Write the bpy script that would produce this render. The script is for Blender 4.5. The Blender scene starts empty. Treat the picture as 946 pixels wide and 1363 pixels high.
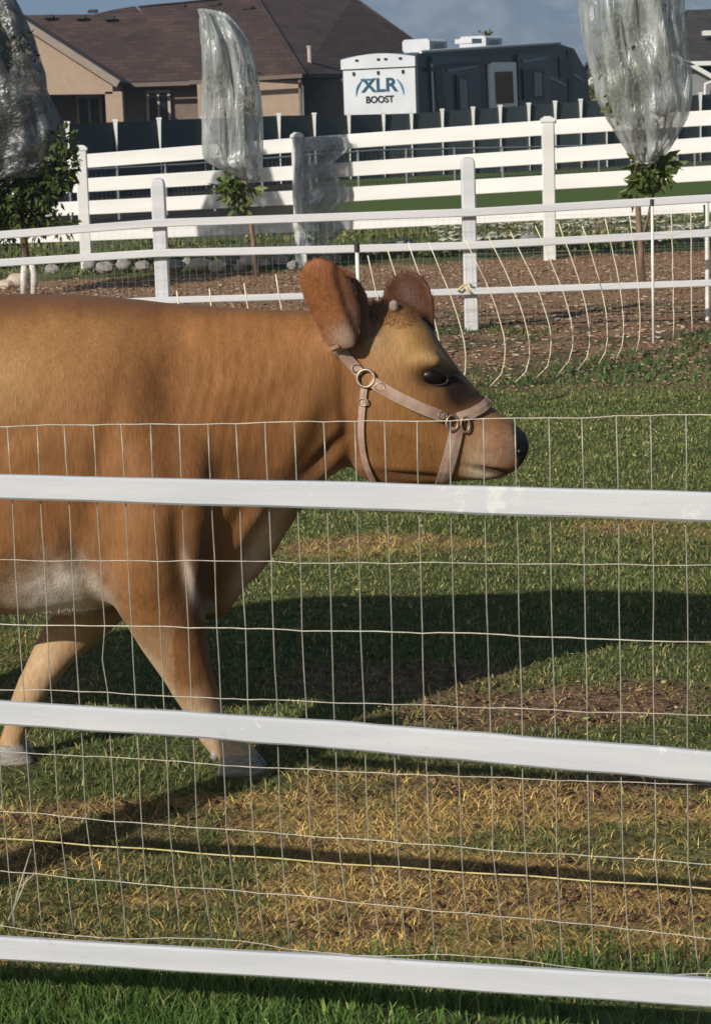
import bpy, math, random
import numpy as np
from mathutils import Vector, Matrix
from mathutils.bvhtree import BVHTree

random.seed(7)
rng = np.random.default_rng(11)
scene = bpy.context.scene
COL = scene.collection

# ------------------------------------------------------------------ camera
EYE = 1.6
FPX, CX, CYP = 3000.0, 473.0, 681.5          # focal length and centre in photo pixels (946 x 1363)
PITCH = math.atan((681.5 - 157.0) / FPX)
ROLL = math.radians(1.9)
F = Vector((0, math.cos(PITCH), -math.sin(PITCH)))
R0 = Vector((1, 0, 0)); U0 = Vector((0, math.sin(PITCH), math.cos(PITCH)))
RR = R0 * math.cos(ROLL) - U0 * math.sin(ROLL)
UU = R0 * math.sin(ROLL) + U0 * math.cos(ROLL)
cam_d = bpy.data.cameras.new('camera'); cam = bpy.data.objects.new('camera', cam_d); COL.objects.link(cam)
m = Matrix((RR, UU, -F)).transposed().to_4x4(); m.translation = Vector((0, 0, EYE))
cam.matrix_world = m
cam_d.sensor_fit = 'VERTICAL'; cam_d.sensor_height = 24.0; cam_d.lens = 24.0 * FPX / 1363.0
cam_d.clip_start = 0.05; cam_d.clip_end = 20000
cam_d.dof.use_dof = True; cam_d.dof.focus_distance = 6.0; cam_d.dof.aperture_fstop = 16
scene.camera = cam

# ------------------------------------------------------------------ world + sun + exposure
SUNV = Vector((-1.18, -1.5, 1.0)).normalized()
world = bpy.data.worlds.new('World'); scene.world = world; world.use_nodes = True
nt = world.node_tree; nt.nodes.clear()
sky = nt.nodes.new('ShaderNodeTexSky'); sky.sky_type = 'NISHITA'; sky.sun_disc = False
sky.sun_elevation = math.asin(SUNV.z); sky.sun_rotation = math.atan2(SUNV.x, SUNV.y)
sky.air_density = 1.0; sky.dust_density = 1.2; sky.ozone_density = 1.5
bg = nt.nodes.new('ShaderNodeBackground'); bg.inputs['Strength'].default_value = 0.058
wo = nt.nodes.new('ShaderNodeOutputWorld')
nt.links.new(sky.outputs[0], bg.inputs[0]); nt.links.new(bg.outputs[0], wo.inputs[0])
sl = bpy.data.lights.new('sun', 'SUN'); sl.energy = 4.6; sl.angle = math.radians(0.6); sl.color = (1.0, 0.93, 0.82)
so = bpy.data.objects.new('sun', sl); COL.objects.link(so)
so.rotation_euler = (-SUNV).to_track_quat('-Z', 'Y').to_euler()
scene.view_settings.view_transform = 'Standard'; scene.view_settings.look = 'None'
scene.view_settings.exposure = 0.0; scene.view_settings.gamma = 1.0
scene.render.engine = 'CYCLES'
scene.cycles.transparent_max_bounces = 24
scene.cycles.volume_bounces = 1

# ------------------------------------------------------------------ geometry helpers
def ray(px, py):
    return F + RR * ((px - CX) / FPX) - UU * ((py - CYP) / FPX)
def P(px, py, Y):
    d = ray(px, py); t = Y / d.y
    return Vector((d.x * t, Y, EYE + d.z * t))
def G(px, py, z=0.0):
    d = ray(px, py); t = (z - EYE) / d.z
    return Vector((d.x * t, d.y * t, z))
def proj_np(v):
    """photo pixel of world points (n,3)"""
    q = v - np.array([0, 0, EYE])
    r = q @ np.array(RR); u = q @ np.array(UU); f = q @ np.array(F)
    return CX + FPX * r / f, CYP - FPX * u / f

def _h(ix, iy, s):
    n = (ix.astype(np.int64) * 374761393 + iy.astype(np.int64) * 668265263 + s * 974711) & 0xffffffff
    n = ((n ^ (n >> 13)) * 1274126177) & 0xffffffff
    n = n ^ (n >> 16)
    return (n & 0xffff) / 65535.0
def vnoise(x, y, s=0):
    x = np.asarray(x, float); y = np.asarray(y, float)
    ix = np.floor(x); iy = np.floor(y); fx = x - ix; fy = y - iy
    fx = fx * fx * (3 - 2 * fx); fy = fy * fy * (3 - 2 * fy)
    ix = ix.astype(np.int64); iy = iy.astype(np.int64)
    a = _h(ix, iy, s); b = _h(ix + 1, iy, s); c = _h(ix, iy + 1, s); d = _h(ix + 1, iy + 1, s)
    return (a * (1 - fx) + b * fx) * (1 - fy) + (c * (1 - fx) + d * fx) * fy
def fbm(x, y, s=0, o=4):
    t = 0; a = 0.5; k = 1.0
    for i in range(o):
        t = t + a * vnoise(x * k, y * k, s + i * 17); a *= 0.5; k *= 2.03
    return t / (1 - 0.5 ** o)
def sstep(a, b, x):
    t = np.clip((x - a) / (b - a), 0, 1); return t * t * (3 - 2 * t)

class MB:
    def __init__(s): s.v = []; s.f = []
    def add(s, vs, fs):
        o = len(s.v); s.v += [tuple(p) for p in vs]; s.f += [tuple(i + o for i in f) for f in fs]
    def obox(s, c, ax, ay, az):
        c = Vector(c); vs = []
        for i in (-1, 1):
            for j in (-1, 1):
                for k in (-1, 1): vs.append(c + ax * i + ay * j + az * k)
        s.add(vs, [(0, 1, 3, 2), (4, 6, 7, 5), (0, 4, 5, 1), (2, 3, 7, 6), (0, 2, 6, 4), (1, 5, 7, 3)])
    def box(s, x0, x1, y0, y1, z0, z1):
        s.obox(((x0 + x1) / 2, (y0 + y1) / 2, (z0 + z1) / 2), Vector(((x1 - x0) / 2, 0, 0)), Vector((0, (y1 - y0) / 2, 0)), Vector((0, 0, (z1 - z0) / 2)))
    def bar(s, a, b, w, h, bev=0.0):
        """rectangular bar from a to b, w across (horizontal), h vertical, rounded corners"""
        a = Vector(a); b = Vector(b); t = (b - a).normalized()
        side = t.cross(Vector((0, 0, 1)))
        if side.length < 1e-4: side = Vector((1, 0, 0))
        side.normalize(); up = side.cross(t)
        e = bev if bev > 0 else min(w, h) * 0.12
        prof = [(w/2-e, -h/2), (w/2, -h/2+e), (w/2, h/2-e), (w/2-e, h/2), (-w/2+e, h/2), (-w/2, h/2-e), (-w/2, -h/2+e), (-w/2+e, -h/2)]
        vs = [p + side * x + up * y for p in (a, b) for x, y in prof]
        n = 8
        s.add(vs, [(i, (i+1) % n, n + (i+1) % n, n + i) for i in range(n)] + [tuple(range(n))[::-1], tuple(range(n, 2*n))])
    def tube(s, pts, r, n=6, cap=True):
        pts = [Vector(p) for p in pts]
        if not hasattr(r, '__len__'): r = [r] * len(pts)
        rings = []
        prev = None
        for i, p in enumerate(pts):
            t = (pts[min(i+1, len(pts)-1)] - pts[max(i-1, 0)])
            if t.length < 1e-9: t = Vector((0, 0, 1))
            t.normalize()
            if prev is None:
                a = t.cross(Vector((0, 0, 1)) if abs(t.z) < .9 else Vector((1, 0, 0))).normalized()
            else:
                a = (prev - t * prev.dot(t)).normalized()
            prev = a; b = t.cross(a)
            rings.append([p + (a * math.cos(2*math.pi*k/n) + b * math.sin(2*math.pi*k/n)) * r[i] for k in range(n)])
        s.loft(rings, cap)
    def loft(s, rings, cap=True):
        n = len(rings[0]); vs = [p for r_ in rings for p in r_]; fs = []
        for i in range(len(rings) - 1):
            for k in range(n):
                fs.append((i*n + k, i*n + (k+1) % n, (i+1)*n + (k+1) % n, (i+1)*n + k))
        if cap:
            fs.append(tuple(range(n))[::-1]); fs.append(tuple(range((len(rings)-1)*n, len(rings)*n)))
        s.add(vs, fs)
    def prism(s, front, off):
        """polygon extruded by a vector"""
        n = len(front); off = Vector(off)
        vs = [Vector(p) for p in front] + [Vector(p) + off for p in front]
        s.add(vs, [tuple(range(n)), tuple(range(n, 2*n))[::-1]] + [(i, n + i, n + (i+1) % n, (i+1) % n) for i in range(n)])
    def ball(s, c, rx, ry, rz, n=12, m_=8, jit=0.0, sd=0):
        c = Vector(c); r_ = random.Random(sd); vs = [c + Vector((0, 0, rz))]
        for i in range(1, m_):
            ph = math.pi * i / m_
            for k in range(n):
                th = 2*math.pi*k/n; q = 1 + r_.uniform(-jit, jit)
                vs.append(c + Vector((rx*math.sin(ph)*math.cos(th)*q, ry*math.sin(ph)*math.sin(th)*q, rz*math.cos(ph)*q)))
        vs.append(c - Vector((0, 0, rz))); fs = []
        for k in range(n): fs.append((0, 1 + k, 1 + (k+1) % n))
        for i in range(m_ - 2):
            for k in range(n):
                a = 1 + i*n + k; b = 1 + i*n + (k+1) % n; fs.append((a, a + n, b + n, b))
        L = len(vs) - 1
        for k in range(n): fs.append((L, L - n + (k+1) % n, L - n + k))
        s.add(vs, fs)

def tag(o, label=None, cat=None, group=None, kind=None):
    if label: o['label'] = label
    if cat: o['category'] = cat
    if group: o['group'] = group
    if kind: o['kind'] = kind
    return o
def wloc(o):
    v = Vector((0, 0, 0))
    while o is not None: v = v + o.location; o = o.parent
    return v
def empty(name, loc, label=None, cat=None, group=None):
    o = bpy.data.objects.new(name, None); COL.objects.link(o); o.location = loc; o.empty_display_size = 0.1
    return tag(o, label, cat, group)
def obj(name, mb, mat, parent=None, smooth=False, origin=None, fixn=True):
    if parent is not None: off = wloc(parent)
    elif origin is not None: off = Vector(origin)
    else:
        a = np.array(mb.v); off = Vector((float(a[:,0].mean()), float(a[:,1].mean()), float(a[:,2].min())))
    me = bpy.data.meshes.new(name)
    me.from_pydata([(p[0]-off.x, p[1]-off.y, p[2]-off.z) for p in mb.v], [], mb.f)
    if fixn:
        import bmesh
        b = bmesh.new(); b.from_mesh(me); bmesh.ops.recalc_face_normals(b, faces=b.faces); b.to_mesh(me); b.free()
    if smooth: me.polygons.foreach_set('use_smooth', [True] * len(me.polygons))
    me.materials.append(mat)
    o = bpy.data.objects.new(name, me); COL.objects.link(o)
    if parent is not None: o.parent = parent
    else: o.location = off
    return o
def npmesh(name, v, f, mat, color=None, smooth=False, parent=None):
    """fast mesh from numpy arrays, f is (n,k)"""
    me = bpy.data.meshes.new(name); k = f.shape[1]
    me.vertices.add(len(v)); me.vertices.foreach_set('co', v.astype(np.float32).ravel())
    me.loops.add(f.size); me.loops.foreach_set('vertex_index', f.astype(np.int32).ravel())
    me.polygons.add(len(f)); me.polygons.foreach_set('loop_start', np.arange(0, f.size, k, dtype=np.int32))
    me.update(calc_edges=True)
    if smooth: me.polygons.foreach_set('use_smooth', np.ones(len(f), bool))
    if color is not None:
        ca = me.color_attributes.new('tint', 'FLOAT_COLOR', 'POINT')
        c4 = np.ones((len(v), 4), np.float32); c4[:, :3] = color; ca.data.foreach_set('color', c4.ravel())
    me.materials.append(mat)
    o = bpy.data.objects.new(name, me); COL.objects.link(o)
    if parent is not None: o.parent = parent
    return o

# ------------------------------------------------------------------ materials
def mat(name, c1, c2=None, scale=8.0, rough=0.7, bump=0.0, bscale=None, metal=0.0, detail=6.0, stretch=(1,1,1), spec=0.5, lo=0.35, hi=0.65):
    M = bpy.data.materials.new(name); M.use_nodes = True; n = M.node_tree; b = n.nodes['Principled BSDF']
    b.inputs['Roughness'].default_value = rough; b.inputs['Metallic'].default_value = metal
    b.inputs['Specular IOR Level'].default_value = spec
    b.inputs['Base Color'].default_value = (*c1, 1)
    tc = n.nodes.new('ShaderNodeTexCoord'); mp = n.nodes.new('ShaderNodeMapping'); mp.inputs['Scale'].default_value = stretch
    n.links.new(tc.outputs['Object'], mp.inputs[0])
    if c2 is not None:
        no = n.nodes.new('ShaderNodeTexNoise'); no.inputs['Scale'].default_value = scale; no.inputs['Detail'].default_value = detail
        n.links.new(mp.outputs[0], no.inputs['Vector'])
        cr = n.nodes.new('ShaderNodeValToRGB'); cr.color_ramp.elements[0].position = lo; cr.color_ramp.elements[1].position = hi
        cr.color_ramp.elements[0].color = (*c1, 1); cr.color_ramp.elements[1].color = (*c2, 1)
        n.links.new(no.outputs['Fac'], cr.inputs[0]); n.links.new(cr.outputs[0], b.inputs['Base Color'])
    if bump > 0:
        n2 = n.nodes.new('ShaderNodeTexNoise'); n2.inputs['Scale'].default_value = bscale or scale * 3; n2.inputs['Detail'].default_value = 5
        n.links.new(mp.outputs[0], n2.inputs['Vector'])
        bp = n.nodes.new('ShaderNodeBump'); bp.inputs['Strength'].default_value = min(bump, 1.0); bp.inputs['Distance'].default_value = 0.01 if bump <= 1 else 0.01 * bump
        n.links.new(n2.outputs['Fac'], bp.inputs['Height']); n.links.new(bp.outputs[0], b.inputs['Normal'])
    return M
def tintmat(name, rough=0.7, noise=None, bump=0.0, bscale=60, stretch=(1,1,1), spec=0.3, transl=0.0):
    """material whose colour is the object's own colour attribute, times a fine noise"""
    M = bpy.data.materials.new(name); M.use_nodes = True; n = M.node_tree; b = n.nodes['Principled BSDF']
    b.inputs['Roughness'].default_value = rough; b.inputs['Specular IOR Level'].default_value = spec
    at = n.nodes.new('ShaderNodeAttribute'); at.attribute_name = 'tint'
    col = at.outputs['Color']
    tc = n.nodes.new('ShaderNodeTexCoord'); mp = n.nodes.new('ShaderNodeMapping'); mp.inputs['Scale'].default_value = stretch
    n.links.new(tc.outputs['Object'], mp.inputs[0])
    if noise:
        sc, lo, hi = noise
        no = n.nodes.new('ShaderNodeTexNoise'); no.inputs['Scale'].default_value = sc; no.inputs['Detail'].default_value = 8
        n.links.new(mp.outputs[0], no.inputs['Vector'])
        mr = n.nodes.new('ShaderNodeMapRange'); mr.inputs[1].default_value = 0.3; mr.inputs[2].default_value = 0.7
        mr.inputs[3].default_value = lo; mr.inputs[4].default_value = hi
        n.links.new(no.outputs['Fac'], mr.inputs[0])
        vm = n.nodes.new('ShaderNodeVectorMath'); vm.operation = 'SCALE'
        n.links.new(col, vm.inputs[0]); n.links.new(mr.outputs[0], vm.inputs['Scale']); col = vm.outputs[0]
    n.links.new(col, b.inputs['Base Color'])
    if bump > 0:
        n2 = n.nodes.new('ShaderNodeTexNoise'); n2.inputs['Scale'].default_value = bscale; n2.inputs['Detail'].default_value = 6
        n.links.new(mp.outputs[0], n2.inputs['Vector'])
        bp = n.nodes.new('ShaderNodeBump'); bp.inputs['Strength'].default_value = 1.0; bp.inputs['Distance'].default_value = bump
        n.links.new(n2.outputs['Fac'], bp.inputs['Height']); n.links.new(bp.outputs[0], b.inputs['Normal'])
    if transl > 0:
        tr = n.nodes.new('ShaderNodeBsdfTranslucent'); n.links.new(col, tr.inputs['Color'])
        mx = n.nodes.new('ShaderNodeMixShader'); mx.inputs[0].default_value = transl
        n.links.new(b.outputs[0], mx.inputs[1]); n.links.new(tr.outputs[0], mx.inputs[2])
        n.links.new(mx.outputs[0], n.nodes['Material Output'].inputs['Surface'])
    return M
def plastic(name, tint=(.75, .8, .8), clear=0.5, scale=6.0, stretch=(1, 1, .25)):
    """thin crinkled polythene: partly see-through, milky in its creases, with a sheen"""
    M = bpy.data.materials.new(name); M.use_nodes = True; n = M.node_tree
    for x in list(n.nodes):
        if x.type != 'OUTPUT_MATERIAL': n.nodes.remove(x)
    out = n.nodes['Material Output']
    tc = n.nodes.new('ShaderNodeTexCoord'); mp = n.nodes.new('ShaderNodeMapping'); mp.inputs['Scale'].default_value = stretch
    n.links.new(tc.outputs['Object'], mp.inputs[0])
    no = n.nodes.new('ShaderNodeTexNoise'); no.inputs['Scale'].default_value = scale; no.inputs['Detail'].default_value = 4; no.inputs['Distortion'].default_value = .8
    n.links.new(mp.outputs[0], no.inputs['Vector'])
    n2 = n.nodes.new('ShaderNodeTexNoise'); n2.inputs['Scale'].default_value = scale * 3; n2.inputs['Detail'].default_value = 3; n2.inputs['Distortion'].default_value = 1.0
    n.links.new(mp.outputs[0], n2.inputs['Vector'])
    ad = n.nodes.new('ShaderNodeMath'); ad.operation = 'ADD'; n.links.new(no.outputs['Fac'], ad.inputs[0]); n.links.new(n2.outputs['Fac'], ad.inputs[1])
    bp = n.nodes.new('ShaderNodeBump'); bp.inputs['Strength'].default_value = 1.0; bp.inputs['Distance'].default_value = 0.022
    n.links.new(ad.outputs[0], bp.inputs['Height'])
    tr = n.nodes.new('ShaderNodeBsdfTransparent'); tr.inputs['Color'].default_value = (.93, .95, .95, 1)
    gl = n.nodes.new('ShaderNodeBsdfGlossy'); gl.inputs['Roughness'].default_value = 0.32; gl.inputs['Color'].default_value = (.9, .92, .95, 1)
    df = n.nodes.new('ShaderNodeBsdfDiffuse'); df.inputs['Color'].default_value = (*tint, 1)
    tl = n.nodes.new('ShaderNodeBsdfTranslucent'); tl.inputs['Color'].default_value = (*tint, 1)
    for s_ in (gl, df, tl): n.links.new(bp.outputs[0], s_.inputs['Normal'])
    m1 = n.nodes.new('ShaderNodeMixShader'); m1.inputs[0].default_value = 0.45
    n.links.new(df.outputs[0], m1.inputs[1]); n.links.new(tl.outputs[0], m1.inputs[2])
    m2 = n.nodes.new('ShaderNodeMixShader'); m2.inputs[0].default_value = 0.10
    n.links.new(m1.outputs[0], m2.inputs[1]); n.links.new(gl.outputs[0], m2.inputs[2])
    mr = n.nodes.new('ShaderNodeMapRange'); mr.inputs[1].default_value = 0.42; mr.inputs[2].default_value = 0.62
    mr.inputs[3].default_value = clear + .2; mr.inputs[4].default_value = max(clear - .3, .02)
    n.links.new(no.outputs['Fac'], mr.inputs[0])
    m3 = n.nodes.new('ShaderNodeMixShader'); n.links.new(mr.outputs[0], m3.inputs[0])
    n.links.new(m2.outputs[0], m3.inputs[1]); n.links.new(tr.outputs[0], m3.inputs[2])
    n.links.new(m3.outputs[0], out.inputs['Surface'])
    return M

M_RAIL = mat('white_vinyl_weathered', (.50, .515, .54), (.62, .62, .64), 3.0, .55, .25, 60, stretch=(.15, 1, 3))
M_VINYL = mat('white_vinyl', (.62, .625, .62), (.70, .70, .69), 3.0, .45, .1, 30, stretch=(.15, 1, 2))
M_GALV = mat('galvanised_wire', (.34, .32, .28), (.50, .46, .38), 40, .45, metal=.35)
M_YELLOW = mat('yellow_polywire', (.50, .40, .12), (.62, .54, .30), 60, .6)
M_NET = mat('cream_polynet', (.68, .60, .38), (.78, .74, .62), 20, .6)
M_NETPOST = mat('white_plastic_stake', (.75, .75, .72), (.66, .64, .58), 9, .5)
M_BLACK = mat('black_plastic', (.015, .015, .017), (.03, .03, .03), 9, .5)
M_LEATHER = mat('dusty_nylon_webbing', (.30, .19, .14), (.42, .30, .24), 30, .8, .2, 400)
M_METALRING = mat('dull_metal_ring', (.26, .17, .10), (.38, .30, .22), 90, .4, metal=.6)
M_BARK = mat('tree_bark', (.12, .075, .05), (.24, .16, .11), 20, .85, .8, 60, stretch=(1, 1, .3))
M_WRAP = mat('white_trunk_wrap', (.5, .47, .43), (.7, .68, .64), 20, .8, .5, 50)
M_PLASTIC_A = plastic('clear_polythene', (.58, .62, .62), .40, 7.5, (1, 1, .16))
M_PLASTIC_B = plastic('grey_polythene', (.13, .145, .15), .36, 4.0, (1.0, 1, 1.8))
M_PLASTIC_C = plastic('torn_polythene', (.44, .47, .51), .60, 6, (1, 1, .4))
M_STUCCO = mat('tan_stucco', (.36, .27, .20), (.40, .30, .225), 4, .9, .3, 30)
M_STUCCO2 = mat('stucco_shade_trim', (.16, .12, .10), (.19, .145, .12), 4, .9, .3, 30)  # tan stucco darkened for shaded walls; the tone also serves gutter and downpipe
M_FASCIA = mat('fascia_paint', (.26, .21, .175), (.3, .24, .2), 5, .6)
M_GLASS = mat('dark_window_glass', (.010, .012, .014), None, rough=.25, spec=.3)
M_TRIM = mat('window_trim', (.42, .36, .31), (.46, .4, .34), 5, .6)
M_PRIV = mat('grey_privacy_panel', (.035, .048, .055), (.045, .058, .066), 2, .6, stretch=(4, 1, .3))
M_PRIVCAP = mat('privacy_post_white', (.62, .62, .60), (.7, .7, .68), 5, .5)
M_MESHBLK = mat('black_coated_wire', (.02, .022, .024), (.05, .05, .05), 9, .5)
M_RVDARK = mat('slate_fibreglass', (.022, .028, .037), (.034, .042, .052), .6, .3, spec=.6)
M_RVWHITE = mat('white_fibreglass', (.52, .55, .60), (.58, .61, .65), 1.2, .35)
M_RVBLACK = mat('black_trim', (.008, .009, .011), (.014, .015, .017), 3, .3)
M_RVBROWN = mat('brown_door_blind', (.12, .055, .035), (.16, .08, .05), 3, .6)
M_BLUE = mat('blue_lettering', (.02, .12, .25), (.03, .16, .30), 6, .4)
M_ROCK = mat('grey_rock', (.17, .165, .16), (.36, .34, .31), 6, .9, 1.0, 20)
M_ROCKP = mat('pale_rock', (.45, .36, .28), (.6, .52, .44), 6, .9, 1.0, 20)
M_HOOF = mat('hoof_horn', (.20, .185, .17), (.34, .32, .29), 30, .55, .5, 90, stretch=(1, 1, 4))
M_HORN = mat('horn_bud', (.20, .14, .11), (.34, .27, .23), 60, .7)
M_EYE = mat('cow_eye', (.006, .005, .006), None, rough=.3, spec=.2)
M_LID = mat('eyelid_skin', (.014, .009, .008), (.03, .018, .014), 60, .5)
M_TEETH = M_HORN

def shingle(name, c1, c2):
    M = mat(name, c1, c2, .9, .9, detail=8, stretch=(1, 1, 1)); n = M.node_tree; b = n.nodes['Principled BSDF']
    src = b.inputs['Base Color'].links[0].from_socket
    tc = n.nodes.new('ShaderNodeTexCoord'); br = n.nodes.new('ShaderNodeTexBrick')
    br.inputs['Scale'].default_value = 1.0; br.inputs['Brick Width'].default_value = .45; br.inputs['Row Height'].default_value = .14
    br.inputs['Mortar Size'].default_value = .012; br.inputs['Color1'].default_value = (.72, .72, .72, 1); br.inputs['Color2'].default_value = (1.2, 1.15, 1.12, 1); br.inputs['Mortar'].default_value = (.5, .5, .5, 1)
    mp = n.nodes.new('ShaderNodeMapping'); mp.inputs['Rotation'].default_value = (math.radians(90), 0, 0)
    n.links.new(tc.outputs['Object'], mp.inputs[0]); n.links.new(mp.outputs[0], br.inputs['Vector'])
    mx = n.nodes.new('ShaderNodeMix'); mx.data_type = 'RGBA'; mx.blend_type = 'MULTIPLY'; mx.inputs[0].default_value = 1
    n.links.new(src, mx.inputs[6]); n.links.new(br.outputs['Color'], mx.inputs[7]); n.links.new(mx.outputs[2], b.inputs['Base Color'])
    return M
M_SHINGLE = shingle('brown_shingles', (.052, .030, .025), (.080, .047, .038))
M_SHINGLE2 = shingle('charcoal_shingles', (.04, .034, .034), (.06, .05, .048))

# ------------------------------------------------------------------ ground
def gheight(x, y):
    x = np.asarray(x, float); y = np.asarray(y, float)
    near = np.clip((y - 2) / 2, 0, 1) * np.clip((40 - y) / 10, 0, 1)
    h = (fbm(x * 1.3, y * 1.3, 3, 3) - .5) * .05 + (fbm(x * 7, y * 7, 5, 3) - .5) * .022
    # small trodden ridge in front of the near hoof and across the mulch bed
    h = h * near
    h = h + .035 * np.exp(-(((x + .02) / .16) ** 2 + ((y - 5.62) / .07) ** 2))
    h = h + np.where(y > 20, (np.clip(x, -6, 6) + 0) * .018 * np.clip((y - 20) / 5, 0, 1) * np.clip((60 - y) / 20, 0, 1), 0)
    return h
# painted ground cover, as masks in world space (where turf is worn, where straw and mulch lie)
def ell(x, y, cx, cy, rx, ry, soft=.5):
    r = np.sqrt(((x - cx) / rx) ** 2 + ((y - cy) / ry) ** 2); return 1 - sstep(1 - soft, 1 + soft, r)
def masks(x, y):
    n1 = fbm(x * 2.2, y * 2.2, 21, 4); n2 = fbm(x * 6, y * 6, 31, 4)
    edge = (n1 - .5) * .9 + (n2 - .5) * .35
    # worn, straw-strewn strip along the near fence
    dry = sstep(4.02, 4.14, y + edge * .10) * (1 - sstep(5.12, 5.42, y + edge * .6))
    dry = np.maximum(dry, .9 * ell(x + edge * .3, y + edge * .2, .05, 8.35, .38, .20, .5))
    dry = np.maximum(dry, .85 * ell(x + edge * .3, y + edge * .3, 1.25, 8.6, .42, .35, .6))
    dry = np.maximum(dry, .7 * ell(x, y, -1.05, 6.65, .35, .35, .6))
    gp = sstep(.46, .58, fbm(x * 2.2 + 5, y * 5.0, 131, 4)); dry = dry * (1 - .72 * gp); dry = dry * (1 - .55 * ell(x, y, -.55, 4.75, .35, .16, .5))
    # bare soil, and a dark band toward the right
    soil = ell(x + edge * .15, y + edge * .2, .52, 5.96, .44, .25, .35)
    soil = np.maximum(soil, .9 * ell(x + edge * .2, y + edge * .2, .12, 6.35, .38, .22, .4))
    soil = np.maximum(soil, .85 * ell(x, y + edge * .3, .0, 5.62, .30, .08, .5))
    soil = np.maximum(soil, .9 * ell(x, y + edge * .15, .62, 5.22, .62, .10, .5))  # narrow dark band across the right side
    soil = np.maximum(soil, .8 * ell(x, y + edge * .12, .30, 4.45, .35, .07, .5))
    soil = np.maximum(soil, dry * sstep(.50, .60, fbm(x * 2.6 + 3, y * 6.5, 141, 4)) * .95)
    mulch = sstep(12.8, 14.4, y + (n1 - .5) * 2.5 + .25 * x) * (1 - sstep(24.2, 25.0, y + (n1 - .5) * .8))
    return dry, soil, mulch, n1, n2
def bed_y(x): return 25.3 - 0.0 * x

def yseg(a, b, n): return list(np.linspace(a, b, n, endpoint=False))
gx = np.array(yseg(-6000, -200, 12) + yseg(-200, -20, 24) + yseg(-20, -2.2, 60) + yseg(-2.2, 2.2, 130) + yseg(2.2, 20, 60) + yseg(20, 200, 24) + yseg(200, 6001, 13))
gy = np.array(yseg(-300, -5, 12) + yseg(-5, 3, 16) + yseg(3, 10, 230) + yseg(10, 28, 200) + yseg(28, 90, 80) + yseg(90, 600, 20) + yseg(600, 9001, 12))
X, Y = np.meshgrid(gx, gy); xx = X.ravel(); yy = Y.ravel()
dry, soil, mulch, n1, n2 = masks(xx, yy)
C = np.zeros((len(xx), 3)); C[:] = (.085, .098, .034)
n3 = fbm(xx * 14, yy * 14, 77, 3)
def mixc(C, c, m_): return C * (1 - m_[:, None]) + np.array(c) * m_[:, None]
C = C * (.75 + .5 * n3)[:, None]
C = mixc(C, (.30, .20, .085), dry * .85)
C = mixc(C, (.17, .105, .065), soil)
C = mixc(C, (.27, .165, .10), mulch)
C = mixc(C, (.09, .085, .045), mulch * sstep(.48, .62, n1) * (yy < 19) * .9)
far = sstep(25.2, 26.0, yy)
C = mixc(C, (.10, .12, .055), far)
lawn = sstep(33, 36, yy + xx * .0) * (1 - sstep(60, 64, yy)) * sstep(-1.0, 1.2, xx - (yy - 38) * .0)
C = mixc(C, (.085, .13, .03), lawn)
fardark = far * sstep(35, 38, yy) * (1 - sstep(-2.0, .5, xx)); C = mixc(C, (.03, .026, .022), fardark)  # dark ground on the left beyond the fences
gravel = sstep(28.5, 29.5, yy) * (1 - sstep(32.5, 34.5, yy)) * sstep(1.4, 2.2, xx); C = mixc(C, (.25, .25, .19), gravel * sstep(.42, .6, fbm(xx * 3, yy * 3, 5, 2)))
C = mixc(C, (.22, .19, .13), sstep(70, 120, yy))
zz = gheight(xx, yy)
ny, nx = X.shape
idx = np.arange(nx * ny).reshape(ny, nx)
fq = np.stack([idx[:-1, :-1], idx[:-1, 1:], idx[1:, 1:], idx[1:, :-1]], -1).reshape(-1, 4)
M_GROUND = tintmat('turf_and_soil', .95, (22, .45, 1.5), .02, 45, spec=.15)
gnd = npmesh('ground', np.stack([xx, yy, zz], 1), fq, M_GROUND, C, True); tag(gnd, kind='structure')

HOOVES = []
# ------------------------------------------------------------------ grass blades, straw, chips
def scatter(n, y0, y1, ext=.25, power=1.0):
    """positions over the wedge of ground the camera looks along, a bit wider than the frame"""
    u = rng.random(n); y = (y0 ** (power) + u * (y1 ** power - y0 ** power)) ** (1 / power)
    x = (rng.random(n) * 2 - 1) * (y * .168 + ext)
    return x, y
def blades(name, x, y, h, w, lean, cols, mat_, label, cat):
    n = len(x); th = rng.random(n) * 2 * np.pi; la = rng.random(n) * 2 * np.pi
    z = gheight(x, y) - .004
    dx = np.cos(th) * w * .5; dy = np.sin(th) * w * .5
    lx = np.cos(la) * lean * h; ly = np.sin(la) * lean * h
    up = h * np.sqrt(np.clip(1 - np.minimum(lean, .98) ** 2, .02, 1))
    v = np.zeros((n, 5, 3))
    v[:, 0] = np.stack([x - dx, y - dy, z], 1); v[:, 1] = np.stack([x + dx, y + dy, z], 1)
    v[:, 2] = np.stack([x - dx * .7 + lx * .35, y - dy * .7 + ly * .35, z + up * .62], 1)
    v[:, 3] = np.stack([x + dx * .7 + lx * .35, y + dy * .7 + ly * .35, z + up * .62], 1)
    v[:, 4] = np.stack([x + lx, y + ly, z + up], 1)
    b = (np.arange(n) * 5)[:, None]
    f = np.concatenate([b + [0, 1, 3], b + [0, 3, 2], b + [2, 3, 4]], 0)
    c = np.repeat(cols[:, None, :], 5, 1).reshape(-1, 3)
    o = npmesh(name, v.reshape(-1, 3), f, mat_, c)
    return tag(o, label, cat, kind='stuff')
M_BLADE = tintmat('grass_blade', .55, None, 0, spec=.25, transl=.3)
M_STRAW = tintmat('dry_straw', .8, None, 0, spec=.2, transl=.1)

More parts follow.
